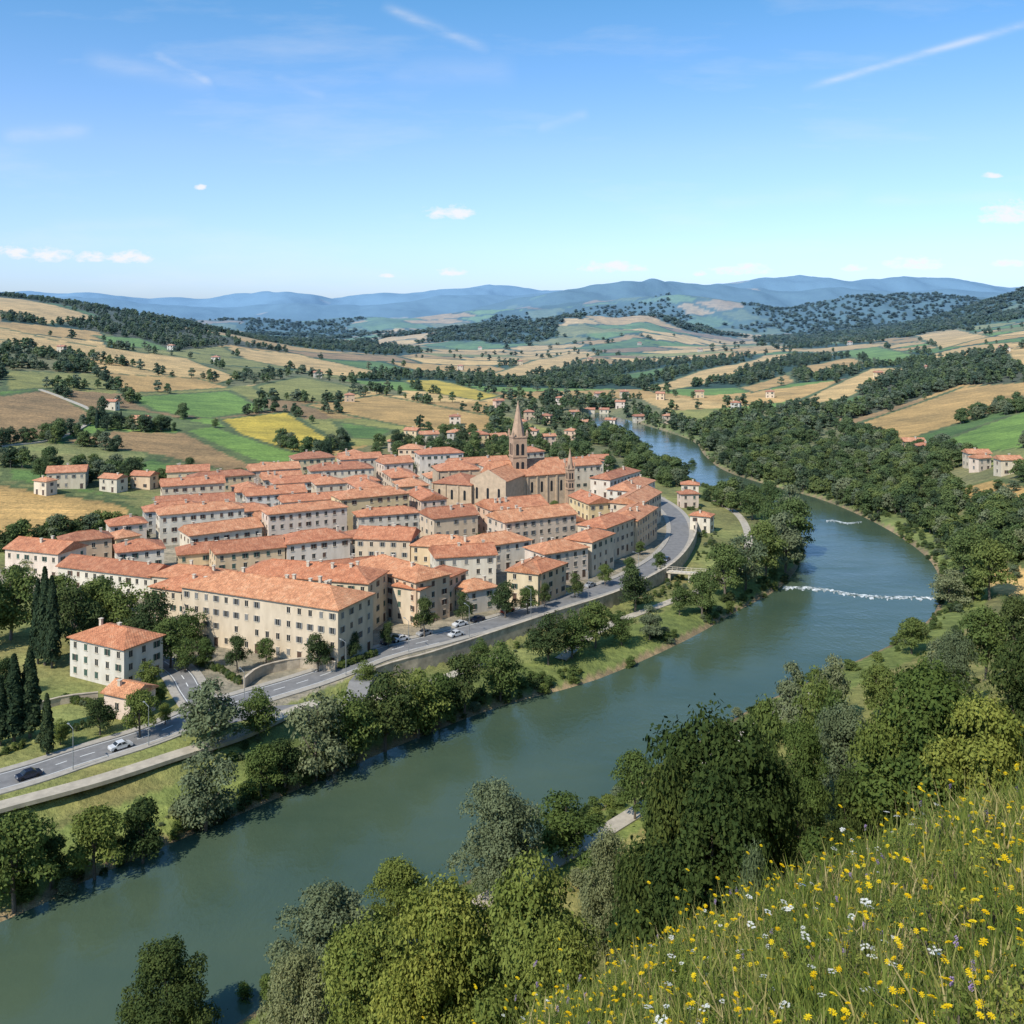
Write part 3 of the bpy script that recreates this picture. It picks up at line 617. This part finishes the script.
for q in [(168,945,122,105,'ndark'),(325,888,126,115,'nolive'),(400,862,136,80,'ngreen'),(498,784,150,98,'nolive'),(566,795,160,70,'green'),(530,862,92,150,'nyellow'),(445,885,96,140,'nyellow'),(365,925,104,130,'nyellow'),(300,950,110,90,'nolive'),(607,832,120,66,'nolive'),
 (708,720,82,190,'ndark'),(668,768,78,110,'ndark'),(762,752,86,110,'ndark'),(712,780,74,170,'ndark'),(560,930,80,110,'nyellow'),(935,670,84,180,'ngreen'),(985,700,78,130,'nyellow'),(885,715,84,110,'ngreen'),(850,775,84,60,'ndark'),(1040,630,95,120,'ndark'),(845,705,128,80,'nolive'),(800,722,118,70,'ngreen'),(835,690,150,60,'green'),(765,700,150,50,'green'),(790,664,205,44,'olive'),(832,656,208,44,'olive'),(815,668,190,40,'green'),(880,665,205,42,'green'),(912,618,255,38,'green'),(955,632,170,52,'nolive'),(985,608,190,56,'green'),(1015,600,215,50,'dark'),(940,640,210,36,'olive'),(635,752,172,48,'green'),(660,770,150,40,'green'),(950,570,300,42,'olive'),(965,530,330,46,'green'),(990,540,300,50,'green'),(490,945,100,110,'nyellow'),(755,850,66,60,'nolive'),(410,960,92,110,'nyellow')]: tt(*q)
# instanced masses
def proto_coll(name,meshes):
    c=bpy.data.collections.new(name)
    for m in meshes: c.objects.link(bpy.data.objects.new(m.name+'_part',m))
    return c
def scatter(name,pts,scl,coll,tilt=0,sz=None):
    n=len(pts)
    me=bpy.data.meshes.new(name); me.vertices.add(n); me.vertices.foreach_set('co',np.asarray(pts,dtype=np.float32).ravel())
    S=np.repeat(np.asarray(scl)[:,None],3,1)*(np.array([[1,1,1]]) if sz is None else sz)
    a=me.attributes.new('scl','FLOAT_VECTOR','POINT'); a.data.foreach_set('vector',S.astype(np.float32).ravel())
    R=np.stack([rng.normal(0,tilt,n),rng.normal(0,tilt,n),rng.uniform(0,6.28,n)],1)
    a=me.attributes.new('rot3','FLOAT_VECTOR','POINT'); a.data.foreach_set('vector',R.astype(np.float32).ravel())
    ob=link(bpy.data.objects.new(name,me)); ng=bpy.data.node_groups.new(name,'GeometryNodeTree')
    ng.interface.new_socket('Geometry',in_out='INPUT',socket_type='NodeSocketGeometry'); ng.interface.new_socket('Geometry',in_out='OUTPUT',socket_type='NodeSocketGeometry')
    N=ng.nodes; i=N.new('NodeGroupInput');o=N.new('NodeGroupOutput'); ip=N.new('GeometryNodeInstanceOnPoints'); ci=N.new('GeometryNodeCollectionInfo')
    ci.inputs['Collection'].default_value=coll; ci.inputs['Separate Children'].default_value=True; ci.inputs['Reset Children'].default_value=True; ip.inputs['Pick Instance'].default_value=True
    def na(nm):
        k=N.new('GeometryNodeInputNamedAttribute'); k.data_type='FLOAT_VECTOR'; k.inputs['Name'].default_value=nm; return k.outputs['Attribute']
    lk=ng.links.new; lk(i.outputs[0],ip.inputs['Points']); lk(ci.outputs[0],ip.inputs['Instance']); lk(na('rot3'),ip.inputs['Rotation']); lk(na('scl'),ip.inputs['Scale']); lk(ip.outputs[0],o.inputs[0])
    md=ob.modifiers.new('instances','NODES'); md.node_group=ng; return ob
far=proto_coll('forest_trees',[tree_mesh('far_%d'%k,200+k,'round',ML[m],450,.95,12,10,14,low=.05) for k,m in enumerate(['green','dark','green','dark','olive'])])
mid=proto_coll('mid_trees',[tree_mesh('mid_%d'%k,230+k,'round',ML[m],1700,.5,12,10.5,20,low=.03) for k,m in enumerate(['green','olive','green','dark','green'])])
N0=80000
lY=np.exp(rng.uniform(math.log(300),math.log(4600),N0)); lu=rng.uniform(-.62,.62,N0); x=lu*lY;y=lY
_,den=cover(x,y)
clump=fbm(x/30,y/30,91,3); cl=np.where(y<2000,np.clip((clump-.3)*4,0,1),1); keep=(rng.random(N0)<den*cl)&~pip(x,y,RIV)
x=x[keep];y=y[keep]
ok=np.array([not occupied(a,b_,2.5) for a,b_ in zip(x,y)])
x=x[ok];y=y[ok]
rd_=dpoly(x,y,[tuple(p) for p in ROADM])>6; x=x[rd_];y=y[rd_]
z=H(x,y); sc=rng.uniform(.42,.95,len(x)); wide=1+1.6*sstep(y,1500,3500)
m=y<700; Pn=np.stack([x,y,z-.3],1); szf=np.stack([wide,wide,1+.25*sstep(y,1800,3500)],1)
scatter('forest',Pn[m],sc[m],mid); scatter('distant_forest',Pn[~m],sc[~m],far,sz=szf[~m])
print('forest',m.sum(),(~m).sum())
def along(pl,n,d0,d1,sgn):
    A=np.array(pl); k=rng.integers(0,len(A)-1,n); t=rng.random(n)[:,None]; p=A[k]*(1-t)+A[k+1]*t; d=A[k+1]-A[k]; L=np.linalg.norm(d,axis=1)[:,None]; d=d/L
    return p+sgn*np.stack([-d[:,1],d[:,0]],1)*rng.uniform(d0,d1,n)[:,None]
pp=np.concatenate([along(LBK[4:],650,.5,6,1),along(RBK[4:],750,.5,8,-1)]); 
pp=pp[(pp[:,1]>90)&(pp[:,1]<800)]; zz=H(pp[:,0],pp[:,1]); k=(zz>-.2)&(fbm(pp[:,0]/12,pp[:,1]/12,33,2)>.42); pp=pp[k];zz=zz[k]
scatter('riverbank_shrubs',np.stack([pp[:,0],pp[:,1],zz-.4],1),rng.uniform(.08,.26,len(pp)),mid,sz=np.array([[1.4,1.4,1]]))
x=rng.uniform(-60,230,9000); y=rng.uniform(35,430,9000); r_=pip(x,y,RIGHT); d=dpoly(x,y,RBK); v=(fbm(x/22,y/22,101,3)>.50)&r_&(d>13)&(d<140)&(np.hypot(x,y)>45)&(rng.random(9000)<.30); x=x[v];y=y[v]
z=H(x,y); los=(z+7<CZ-.36*np.hypot(x,y)) | (x/y>.2)
x=x[los];y=y[los];z=z[los]
scatter('hillside_shrubs',np.stack([x,y,z-.4],1),rng.uniform(.12,.45,len(x)),mid,sz=np.array([[1.25,1.25,1]]))
pp=along(EMB[8:],260,-10,-2.5,1); zz=H(pp[:,0],pp[:,1]); k=(zz>1)&(fbm(pp[:,0]/15,pp[:,1]/15,3,2)>.52); pp=pp[k];zz=zz[k]
scatter('terrace_shrubs',np.stack([pp[:,0],pp[:,1],zz-.3],1),rng.uniform(.06,.18,len(pp)),mid,sz=np.array([[1.3,1.3,1]]))
for hl in ([(-40,768),(40,742),(120,716),(165,698)],[(196,664),(222,672),(240,684)],[(60,700),(95,708),(100,722)],[(340,668),(375,655)]):
    pp=along(Z6(hl),70,-.5,.5,1); scatter('hedge',np.stack([pp[:,0],pp[:,1],H(pp[:,0],pp[:,1])-.2],1),rng.uniform(.10,.16,len(pp)),mid)
# ------------------------------------------------------------------ meadow
def matv(name,stops):
    b=MB(name); oi=b.n.new('ShaderNodeObjectInfo'); c=b.ramp(oi.outputs['Random'],stops); n=b.n; d=n.new('ShaderNodeBsdfDiffuse'); t=n.new('ShaderNodeBsdfTranslucent'); mx=n.new('ShaderNodeMixShader'); mx.inputs[0].default_value=.35
    b.L(c,d.inputs[0]); b.L(c,t.inputs[0]); b.L(d.outputs[0],mx.inputs[1]); b.L(t.outputs[0],mx.inputs[2]); b.L(mx.outputs[0],n['Material Output'].inputs[0]); return b.m
M_grass=matv('grass_blades',[(0,(.11,.155,.03)),(.45,(.19,.235,.05)),(.72,(.28,.30,.08)),(.87,(.40,.34,.13)),(1,(.50,.41,.21))])
def tuft(name,seed,n,h0,h1_,wd,sp,mat=M_grass):
    g=np.random.default_rng(seed); V=[];Fc=[]
    for k in range(n):
        a=g.uniform(0,6.28); r=sp*g.random()**.5; bx,by=r*math.cos(a),r*math.sin(a); h=g.uniform(h0,h1_); le=g.uniform(.1,.8)*h; b2=g.uniform(0,6.28); dx,dy=math.cos(b2)*le,math.sin(b2)*le; sx,sy=-math.sin(b2)*wd,math.cos(b2)*wd; m=len(V)
        V+=[(bx-sx,by-sy,-.05),(bx+sx,by+sy,-.05),(bx+dx*.35+sx*.8,by+dy*.35+sy*.8,h*.6),(bx+dx*.35-sx*.8,by+dy*.35-sy*.8,h*.6),(bx+dx,by+dy,h),(bx+dx+sx*.1,by+dy+sy*.1,h)]
        Fc+=[(m,m+1,m+2,m+3),(m+3,m+2,m+5,m+4)]
    return mesh_np(name,np.array(V),np.array(Fc),[mat])
def petal_disc(V,Fc,MI,c,r,n,mi,tilt):
    m=len(V); cx,cy,cz=c
    for k in range(n):
        a=2*math.pi*k/n; w=math.pi/n*.8; m=len(V)
        V+=[(cx,cy,cz),(cx+r*.7*math.cos(a-w),cy+r*.7*math.sin(a-w),cz+.2*r+tilt*math.cos(a)*r),(cx+r*math.cos(a),cy+r*math.sin(a),cz+.15*r+tilt*math.cos(a)*r),(cx+r*.7*math.cos(a+w),cy+r*.7*math.sin(a+w),cz+.2*r+tilt*math.cos(a)*r)]; Fc.append((m,m+1,m+2,m+3)); MI.append(mi)
M_yel=matv('petal_yellow',[(0,(.80,.52,.01)),(1,(.88,.68,.03))]); M_wht=matv('petal_white',[(0,(.75,.74,.68)),(1,(.85,.85,.8))]); M_pur=matv('petal_purple',[(0,(.35,.24,.45)),(1,(.5,.36,.58))]); M_stem=matv('stem_green',[(0,(.12,.18,.04)),(1,(.2,.25,.08))])
def flower(name,kind,seed):
    g=np.random.default_rng(seed); V=[];Fc=[];MI=[]
    for s_ in range(2 if kind=='w' else 3):
        bx,by=g.normal(0,.16,2); h=g.uniform(.18,.38); lx,ly=g.normal(0,.04,2); n0=len(Fc); cone_seg(V,Fc,(bx,by,-.05),(bx+lx,by+ly,h),.002,.0015,4); MI+=[0]*(len(Fc)-n0); c=(bx+lx,by+ly,h)
        if kind=='y': petal_disc(V,Fc,MI,c,.018,8,1,.3); petal_disc(V,Fc,MI,(c[0],c[1],c[2]+.005),.010,6,1,.2)
        if kind=='w':
            for k in range(11):
                a=g.uniform(0,6.28); r=.027*g.random()**.5; petal_disc(V,Fc,MI,(c[0]+r*math.cos(a),c[1]+r*math.sin(a),c[2]+.01-r*.2),.0085,5,1,0)
        if kind=='p':
            for k in range(12): a=g.uniform(0,6.28); petal_disc(V,Fc,MI,(c[0]+.006*math.cos(a),c[1]+.006*math.sin(a),c[2]-.045*g.random()),.008,4,1,.6)
    return mesh_np(name,np.array(V),np.array(Fc),[M_stem,{'y':M_yel,'w':M_wht,'p':M_pur}[kind]],MI)
gc=proto_coll('grass_tufts',[tuft('tuft_a',1,34,.07,.20,.0045,.14),tuft('tuft_b',2,30,.10,.26,.004,.13),tuft('tuft_c',3,30,.05,.16,.006,.15),tuft('tall_stalks',4,5,.22,.42,.0018,.10),tuft('tuft_d',5,34,.06,.20,.005,.14)])
hc=proto_coll('meadow_herbs',[tree_mesh('herb_%d'%k,300+k,'round',ML[m],300,.42,12,12,10,low=.0) for k,m in enumerate(['green','yellow','green'])])
def meadow(n):
    Y=rng.uniform(1.5,28,n*3); X=rng.uniform(-8,18,n*3)
    pr=1-sstep(Y,14,28)*.8; k=(rng.random(n*3)<pr)&(X/np.maximum(Y,3)>-.35)&(X<Y*.62+3); X=X[k][:n];Y=Y[k][:n]; return X,Y,H(X,Y)
X,Y,z=meadow(27000); scatter('meadow_grass',np.stack([X,Y,z],1),rng.uniform(.7,1.3,len(X))*(.6+.8*fbm(X/1.6,Y/1.6,3,3)),gc,.15)
X,Y,z=meadow(8500); k=fbm(X/1.6,Y/1.6,7,3)>.48; scatter('meadow_herbs',np.stack([X,Y,z],1)[k],rng.uniform(.007,.028,k.sum()),hc,.2)
for nm,kd,n,sd,th in (('yellow_wildflowers','y',7500,1,.44),('white_wildflowers','w',3000,2,.50),('purple_wildflowers','p',260,3,.4)):
    X,Y,z=meadow(n); k=fbm(X/1.8,Y/1.8,sd*7,3)>th; scatter(nm,np.stack([X,Y,z],1)[k],rng.uniform(.7,1.2,k.sum()),proto_coll(nm+'_parts',[flower(nm+str(j),kd,sd*10+j) for j in range(5)]),.15)
# ------------------------------------------------------------------ weir
b=MB('white_water'); p=b.pos(); n_=b.noise(.45,6,p,.85); c=b.ramp(n_,[(.44,(.06,.09,.075)),(.58,(.75,.78,.78))]); M_foam=b.out(c,.5)
def weir(name,A,B,w):
    a=np.array(G(*A));b_=np.array(G(*B)); n=90; V=[];Fc=[]; d=(b_-a)/np.linalg.norm(b_-a); nn=np.array([-d[1],d[0]]); g=np.random.default_rng(5)
    for k in range(n+1):
        c=a+(b_-a)*k/n+nn*(2.0*math.sin(k*.09)+g.normal(0,.35)); w0,w1=w*g.uniform(.2,2.4),w*g.uniform(.2,.8)
        for o,z in ((-w0,.02),(-w0*.4,.12+g.uniform(0,.15)),(w1*.3,.20),(w1,.015)): q=c+nn*o; V.append((q[0],q[1],z))
    for k in range(n):
        for j in range(3): m=4*k+j; Fc.append((m,m+1,m+5,m+4))
    mesh_py(name,V,Fc,M_foam)
weir('river_weir',(783,587),(936,600),1.9); weir('river_rapids',(826,521),(862,523),1.5)
# footbridge
def bridge():
    a=np.array(G(658,570,6));b_=np.array(G(716,574,6)); L=np.linalg.norm(b_-a); an=math.atan2(*(b_-a)[::-1]); e=empty('footbridge',((a[0]+b_[0])/2,(a[1]+b_[1])/2,6),an)
    V=[];Fc=[];boxv(V,Fc,-L/2,L/2,-1.2,1.2,-.5,0); mesh_py('deck',V,Fc,M_trim,e)
    V=[];Fc=[]
    for s_ in (-1,1):
        boxv(V,Fc,-L/2,L/2,s_*1.15-.05,s_*1.15+.05,1.0,1.1)
        for k in range(int(L/1.5)): boxv(V,Fc,-L/2+1.5*k,-L/2+1.5*k+.08,s_*1.15-.04,s_*1.15+.04,0,1.0)
    mesh_py('railings',V,Fc,M_trim,e); V=[];Fc=[]
    for k in (-.3,.05,.4): boxv(V,Fc,k*L-.4,k*L+.4,-.9,.9,-6,-.5)
    mesh_py('piers',V,Fc,M_trim,e)
bridge()
# ------------------------------------------------------------------ cars & lamps
def paint(name,c):
    b=MB(name); b.bs.inputs['Metallic'].default_value=.2; b.bs.inputs['Coat Weight'].default_value=.6; return b.out(c,.35)
CP=[paint('car_paint_white',(.7,.7,.7)),paint('car_paint_dark',(.02,.03,.06)),paint('car_paint_silver',(.35,.36,.37)),paint('car_paint_red',(.3,.03,.02))]
M_tyre=MB('tyre_rubber').out((.02,.02,.02),.9); M_lamp=MB('lamp_lens').out((.6,.55,.5),.2)
def car(x,y,ang,cp,name='parked_car'):
    e=empty(name,(x,y,h1(x,y)+.11),ang); prof=[(-2.1,.28),(-2.15,.62),(-2.0,.88),(-1.25,.95),(-.65,1.42),(.55,1.46),(1.25,1.0),(2.0,.82),(2.15,.6),(2.1,.28)]
    V=[];Fc=[];n=len(prof)
    for yy,ins in ((-.86,0),(-.80,1),(.80,1),(.86,0)):
        for px_,pz in prof:
            top=max(0,pz-.9)/.55; V.append((px_,yy*(1-.17*top),pz+(.02 if ins else 0)))
    for r in range(3):
        for k in range(n): Fc.append((r*n+k,r*n+(k+1)%n,(r+1)*n+(k+1)%n,(r+1)*n+k))
    Fc+=[tuple(range(n))[::-1],tuple(range(3*n,4*n))]; mesh_py('body',V,Fc,cp,e)
    V=[];Fc=[]
    for s_ in (-1,1):
        for x0,x1,x2,x3 in ((-1.05,-.12,-.12,-.62),(.0,.98,.52,.0)):
            m=len(V); V+=[(x0,s_*.868,.98),(x1,s_*.868,.98),(x2,s_*.745,1.36),(x3,s_*.745,1.36)]; Fc.append((m,m+1,m+2,m+3))
    m=len(V); V+=[(1.19,-.72,1.09),(1.19,.72,1.09),(.64,.64,1.47),(.64,-.64,1.47),(-1.22,-.72,1.03),(-1.22,.72,1.03),(-.74,.64,1.42),(-.74,-.64,1.42)]
    Fc+=[(m,m+1,m+2,m+3),(m+4,m+7,m+6,m+5)]; mesh_py('glass',V,Fc,M_glass,e)
    V=[];Fc=[]
    for wx in (-1.3,1.3):
        for s_ in (-1,1):
            m=len(V); K=14
            for yy in (s_*.68,s_*.89): V+=[(wx+.33*math.cos(2*math.pi*k/K),yy,.33+.33*math.sin(2*math.pi*k/K)) for k in range(K)]
            Fc+=[(m+k,m+(k+1)%K,m+K+(k+1)%K,m+K+k) for k in range(K)]+[tuple(range(m+K,m+2*K))]
    mesh_py('wheels',V,Fc,M_tyre,e); V=[];Fc=[]
    for s_ in (-1,1): boxv(V,Fc,2.08,2.17,s_*.62-.16,s_*.62+.16,.62,.74); boxv(V,Fc,-2.17,-2.08,s_*.66-.12,s_*.66+.12,.66,.8)
    mesh_py('lights',V,Fc,M_lamp,e)
RS=np.array(smoothpl(ROADM,10)); RD=np.gradient(RS,axis=0); RD/=np.linalg.norm(RD,axis=1)[:,None]
def on_road(px,off):
    pxs=512+RS[:,0]/RS[:,1]*F; k=int(np.argmin(np.abs(pxs[:-14]-px))); d=RD[k]; return RS[k,0]-d[1]*off,RS[k,1]+d[0]*off,math.atan2(d[1],d[0])
for px,off,c in [(28,-1.7,1),(355,4.2,0),(368,4.2,2),(398,4.2,1),(412,4.2,0),(436,4.2,2),(470,4.2,0),(486,4.2,1),(520,4.2,3),(545,4.2,0),(600,4.2,2),(452,-1.7,0),(640,1.7,2),(662,-1.7,1)]: x,y,a=on_road(px,off); car(x,y,a+(math.pi if off>0 else 0),CP[c],'car' if abs(off)<2 else 'parked_car')
x,y,a=on_road(118,-1.8); car(x,y,a,CP[0],'car')
M_pole=simple('galvanised_pole',(.25,.26,.26),.5)
for px in (60,140,235,330,400,460,520,575,625):
    x,y,a=on_road(px,-4.6); e=empty('street_lamp',(x,y,6.2),a+math.pi/2); V=[];Fc=[];cone_seg(V,Fc,(0,0,-.2),(0,0,7.5),.09,.05);cone_seg(V,Fc,(0,0,7.45),(1.6,0,7.9),.05,.04); mesh_py('pole',V,Fc,M_pole,e); V=[];Fc=[];boxv(V,Fc,1.4,2.1,-.13,.13,7.82,7.95);mesh_py('lamp_head',V,Fc,M_pole,e)
# ------------------------------------------------------------------ sun, sky, camera
sv=Vector((-.50,-.62,.86)).normalized(); sl=bpy.data.lights.new('sun','SUN'); sl.energy=4.8; sl.angle=math.radians(.6); sl.color=(1,.93,.81)
so=link(bpy.data.objects.new('sun',sl)); so.rotation_euler=sv.to_track_quat('Z','Y').to_euler()
wd=bpy.data.worlds.new('World'); scene.world=wd; wd.use_nodes=True; nt=wd.node_tree; N=nt.nodes; bg=N['Background']; lk=nt.links.new
sky=N.new('ShaderNodeTexSky'); sky.sky_type='NISHITA'; sky.sun_disc=False; sky.sun_elevation=math.asin(sv.z); sky.sun_rotation=math.atan2(sv.x,sv.y); sky.air_density=1.0; sky.dust_density=.6; sky.ozone_density=2.0; sky.altitude=200
tc=N.new('ShaderNodeTexCoord'); sp=N.new('ShaderNodeSeparateXYZ'); lk(tc.outputs['Generated'],sp.inputs[0])
def mt(op,a,b_=0,c=0):
    m=N.new('ShaderNodeMath'); m.operation=op
    for k,v in enumerate((a,b_,c)):
        if isinstance(v,(int,float)): m.inputs[k].default_value=v
        else: lk(v,m.inputs[k])
    return m.outputs[0]
# hand-set tint gradient by elevation, painted into the sky colour
tr=N.new('ShaderNodeValToRGB'); lk(sp.outputs[2],tr.inputs[0]); E=tr.color_ramp.elements
E.new(.5);E.new(.6)
for k,(p_,c_) in enumerate([(0,(.33,.42,.66)),(.06,(.39,.46,.66)),(.155,(.41,.48,.62)),(.30,(.27,.47,.57))]): E[k].position=p_; E[k].color=(*c_,1)
tm=N.new('ShaderNodeMix'); tm.data_type='RGBA'; tm.blend_type='MULTIPLY'; tm.inputs['Factor'].default_value=1; lk(sky.outputs[0],tm.inputs['A']); lk(tr.outputs[0],tm.inputs['B'])
tb2=N.new('ShaderNodeVectorMath'); tb2.operation='SCALE'; lk(tm.outputs['Result'],tb2.inputs[0]); tb2.inputs['Scale'].default_value=2.1
yy=mt('MAXIMUM',sp.outputs[1],.05); u=mt('DIVIDE',sp.outputs[0],yy); v=mt('DIVIDE',sp.outputs[2],yy)
cb=N.new('ShaderNodeCombineXYZ'); lk(u,cb.inputs[0]); lk(v,cb.inputs[1])
def nz(sc,det,sx=1,sy=1,rot=0):
    mp=N.new('ShaderNodeMapping'); mp.inputs['Scale'].default_value=(sx,sy,1); mp.inputs['Rotation'].default_value=(0,0,rot); lk(cb.outputs[0],mp.inputs['Vector']); t=N.new('ShaderNodeTexNoise'); t.inputs['Scale'].default_value=sc; t.inputs['Detail'].default_value=det; t.inputs['Roughness'].default_value=.6; lk(mp.outputs[0],t.inputs['Vector']); return t.outputs['Fac']
nc=nz(70,5,1,2.0); mask=0.0
for cx,cy,a,h in [(452,214,30,10),(615,268,36,8),(742,271,34,8),(915,265,36,9),(1008,216,36,16),(50,256,26,10),(14,254,20,10),(92,258,22,8),(130,259,28,9),(452,273,16,6),(1008,264,18,6),(855,269,14,5),(200,188,7,4),(385,276,10,3),(700,274,10,4),(990,176,14,4)]:
    du=mt('DIVIDE',mt('SUBTRACT',u,(cx-512)/F),a/F); dv=mt('DIVIDE',mt('SUBTRACT',v,(HZ-cy)/F),h/F)
    dv=mt('MULTIPLY',dv,mt('ADD',1.0,mt('MULTIPLY',mt('LESS_THAN',dv,0),.8)))
    e=mt('ADD',mt('MULTIPLY',du,du),mt('MULTIPLY',dv,dv)); k=mt('ADD',mt('SUBTRACT',1.0,e),mt('MULTIPLY',mt('SUBTRACT',nc,.52),3.6)); k=mt('MULTIPLY',k,mt('LESS_THAN',e,2.2))
    k=mt('MULTIPLY',k,.9); k=mt('MINIMUM',mt('MAXIMUM',k,0),.9); mask=k if isinstance(mask,float) else mt('MAXIMUM',mask,k)
nw=nz(9,6,1,3.5,.5)
for (x1,y1,x2,y2,w,st) in [(800,90,1060,14,3.6,.45),(380,4,492,52,5,.34),(80,58,220,84,9,.16),(0,138,95,128,7,.2),(535,130,590,113,5,.15),(1030,196,860,200,6,.16),(150,50,215,85,5,.34),(380,75,520,70,14,.10),(700,205,860,190,9,.10),(270,75,330,100,5,.12),(40,228,200,222,7,.09)]:
    ax,ay,bx,by=(x1-512)/F,(HZ-y1)/F,(x2-512)/F,(HZ-y2)/F; L=math.hypot(bx-ax,by-ay); tx,ty=(bx-ax)/L,(by-ay)/L
    t=mt('ADD',mt('MULTIPLY',mt('SUBTRACT',u,ax),tx),mt('MULTIPLY',mt('SUBTRACT',v,ay),ty)); dd=mt('ABSOLUTE',mt('ADD',mt('MULTIPLY',mt('SUBTRACT',u,ax),-ty),mt('MULTIPLY',mt('SUBTRACT',v,ay),tx)))
    dd=mt('DIVIDE',dd,w/F); f=mt('EXPONENT',mt('MULTIPLY',mt('MULTIPLY',dd,dd),-1)); tt_=mt('DIVIDE',t,L); ends=mt('MINIMUM',mt('MAXIMUM',mt('MULTIPLY',mt('MULTIPLY',tt_,mt('SUBTRACT',1.0,tt_)),8),0),1)
    k=mt('MULTIPLY',mt('MULTIPLY',mt('MULTIPLY',f,ends),mt('MINIMUM',mt('MAXIMUM',mt('MULTIPLY',mt('SUBTRACT',nw,.3),3.5),0),1)),st); mask=mt('MAXIMUM',mask,k)
cir=mt('MULTIPLY',mt('MAXIMUM',mt('SUBTRACT',nz(3,7,1,5,.25),.52),0),.9); mask=mt('MAXIMUM',mask,cir)
mask=mt('MULTIPLY',mask,mt('GREATER_THAN',sp.outputs[1],.05))
mx=N.new('ShaderNodeMix'); mx.data_type='RGBA'; lk(mask,mx.inputs['Factor']); lk(tb2.outputs[0],mx.inputs['A']); mx.inputs['B'].default_value=(6.3,6.3,6.4,1)
lk(mx.outputs['Result'],bg.inputs[0]); bg.inputs[1].default_value=.15
cam=bpy.data.cameras.new('camera'); co=link(bpy.data.objects.new('camera',cam)); co.location=(0,0,CZ); co.rotation_euler=(math.pi/2,0,0)
cam.sensor_width=36; cam.lens=36*F/1024; cam.shift_y=-(512-HZ)/1024; cam.clip_start=.1; cam.clip_end=60000; scene.camera=co
scene.view_settings.view_transform='Standard'; scene.view_settings.look='None'; scene.view_settings.exposure=0
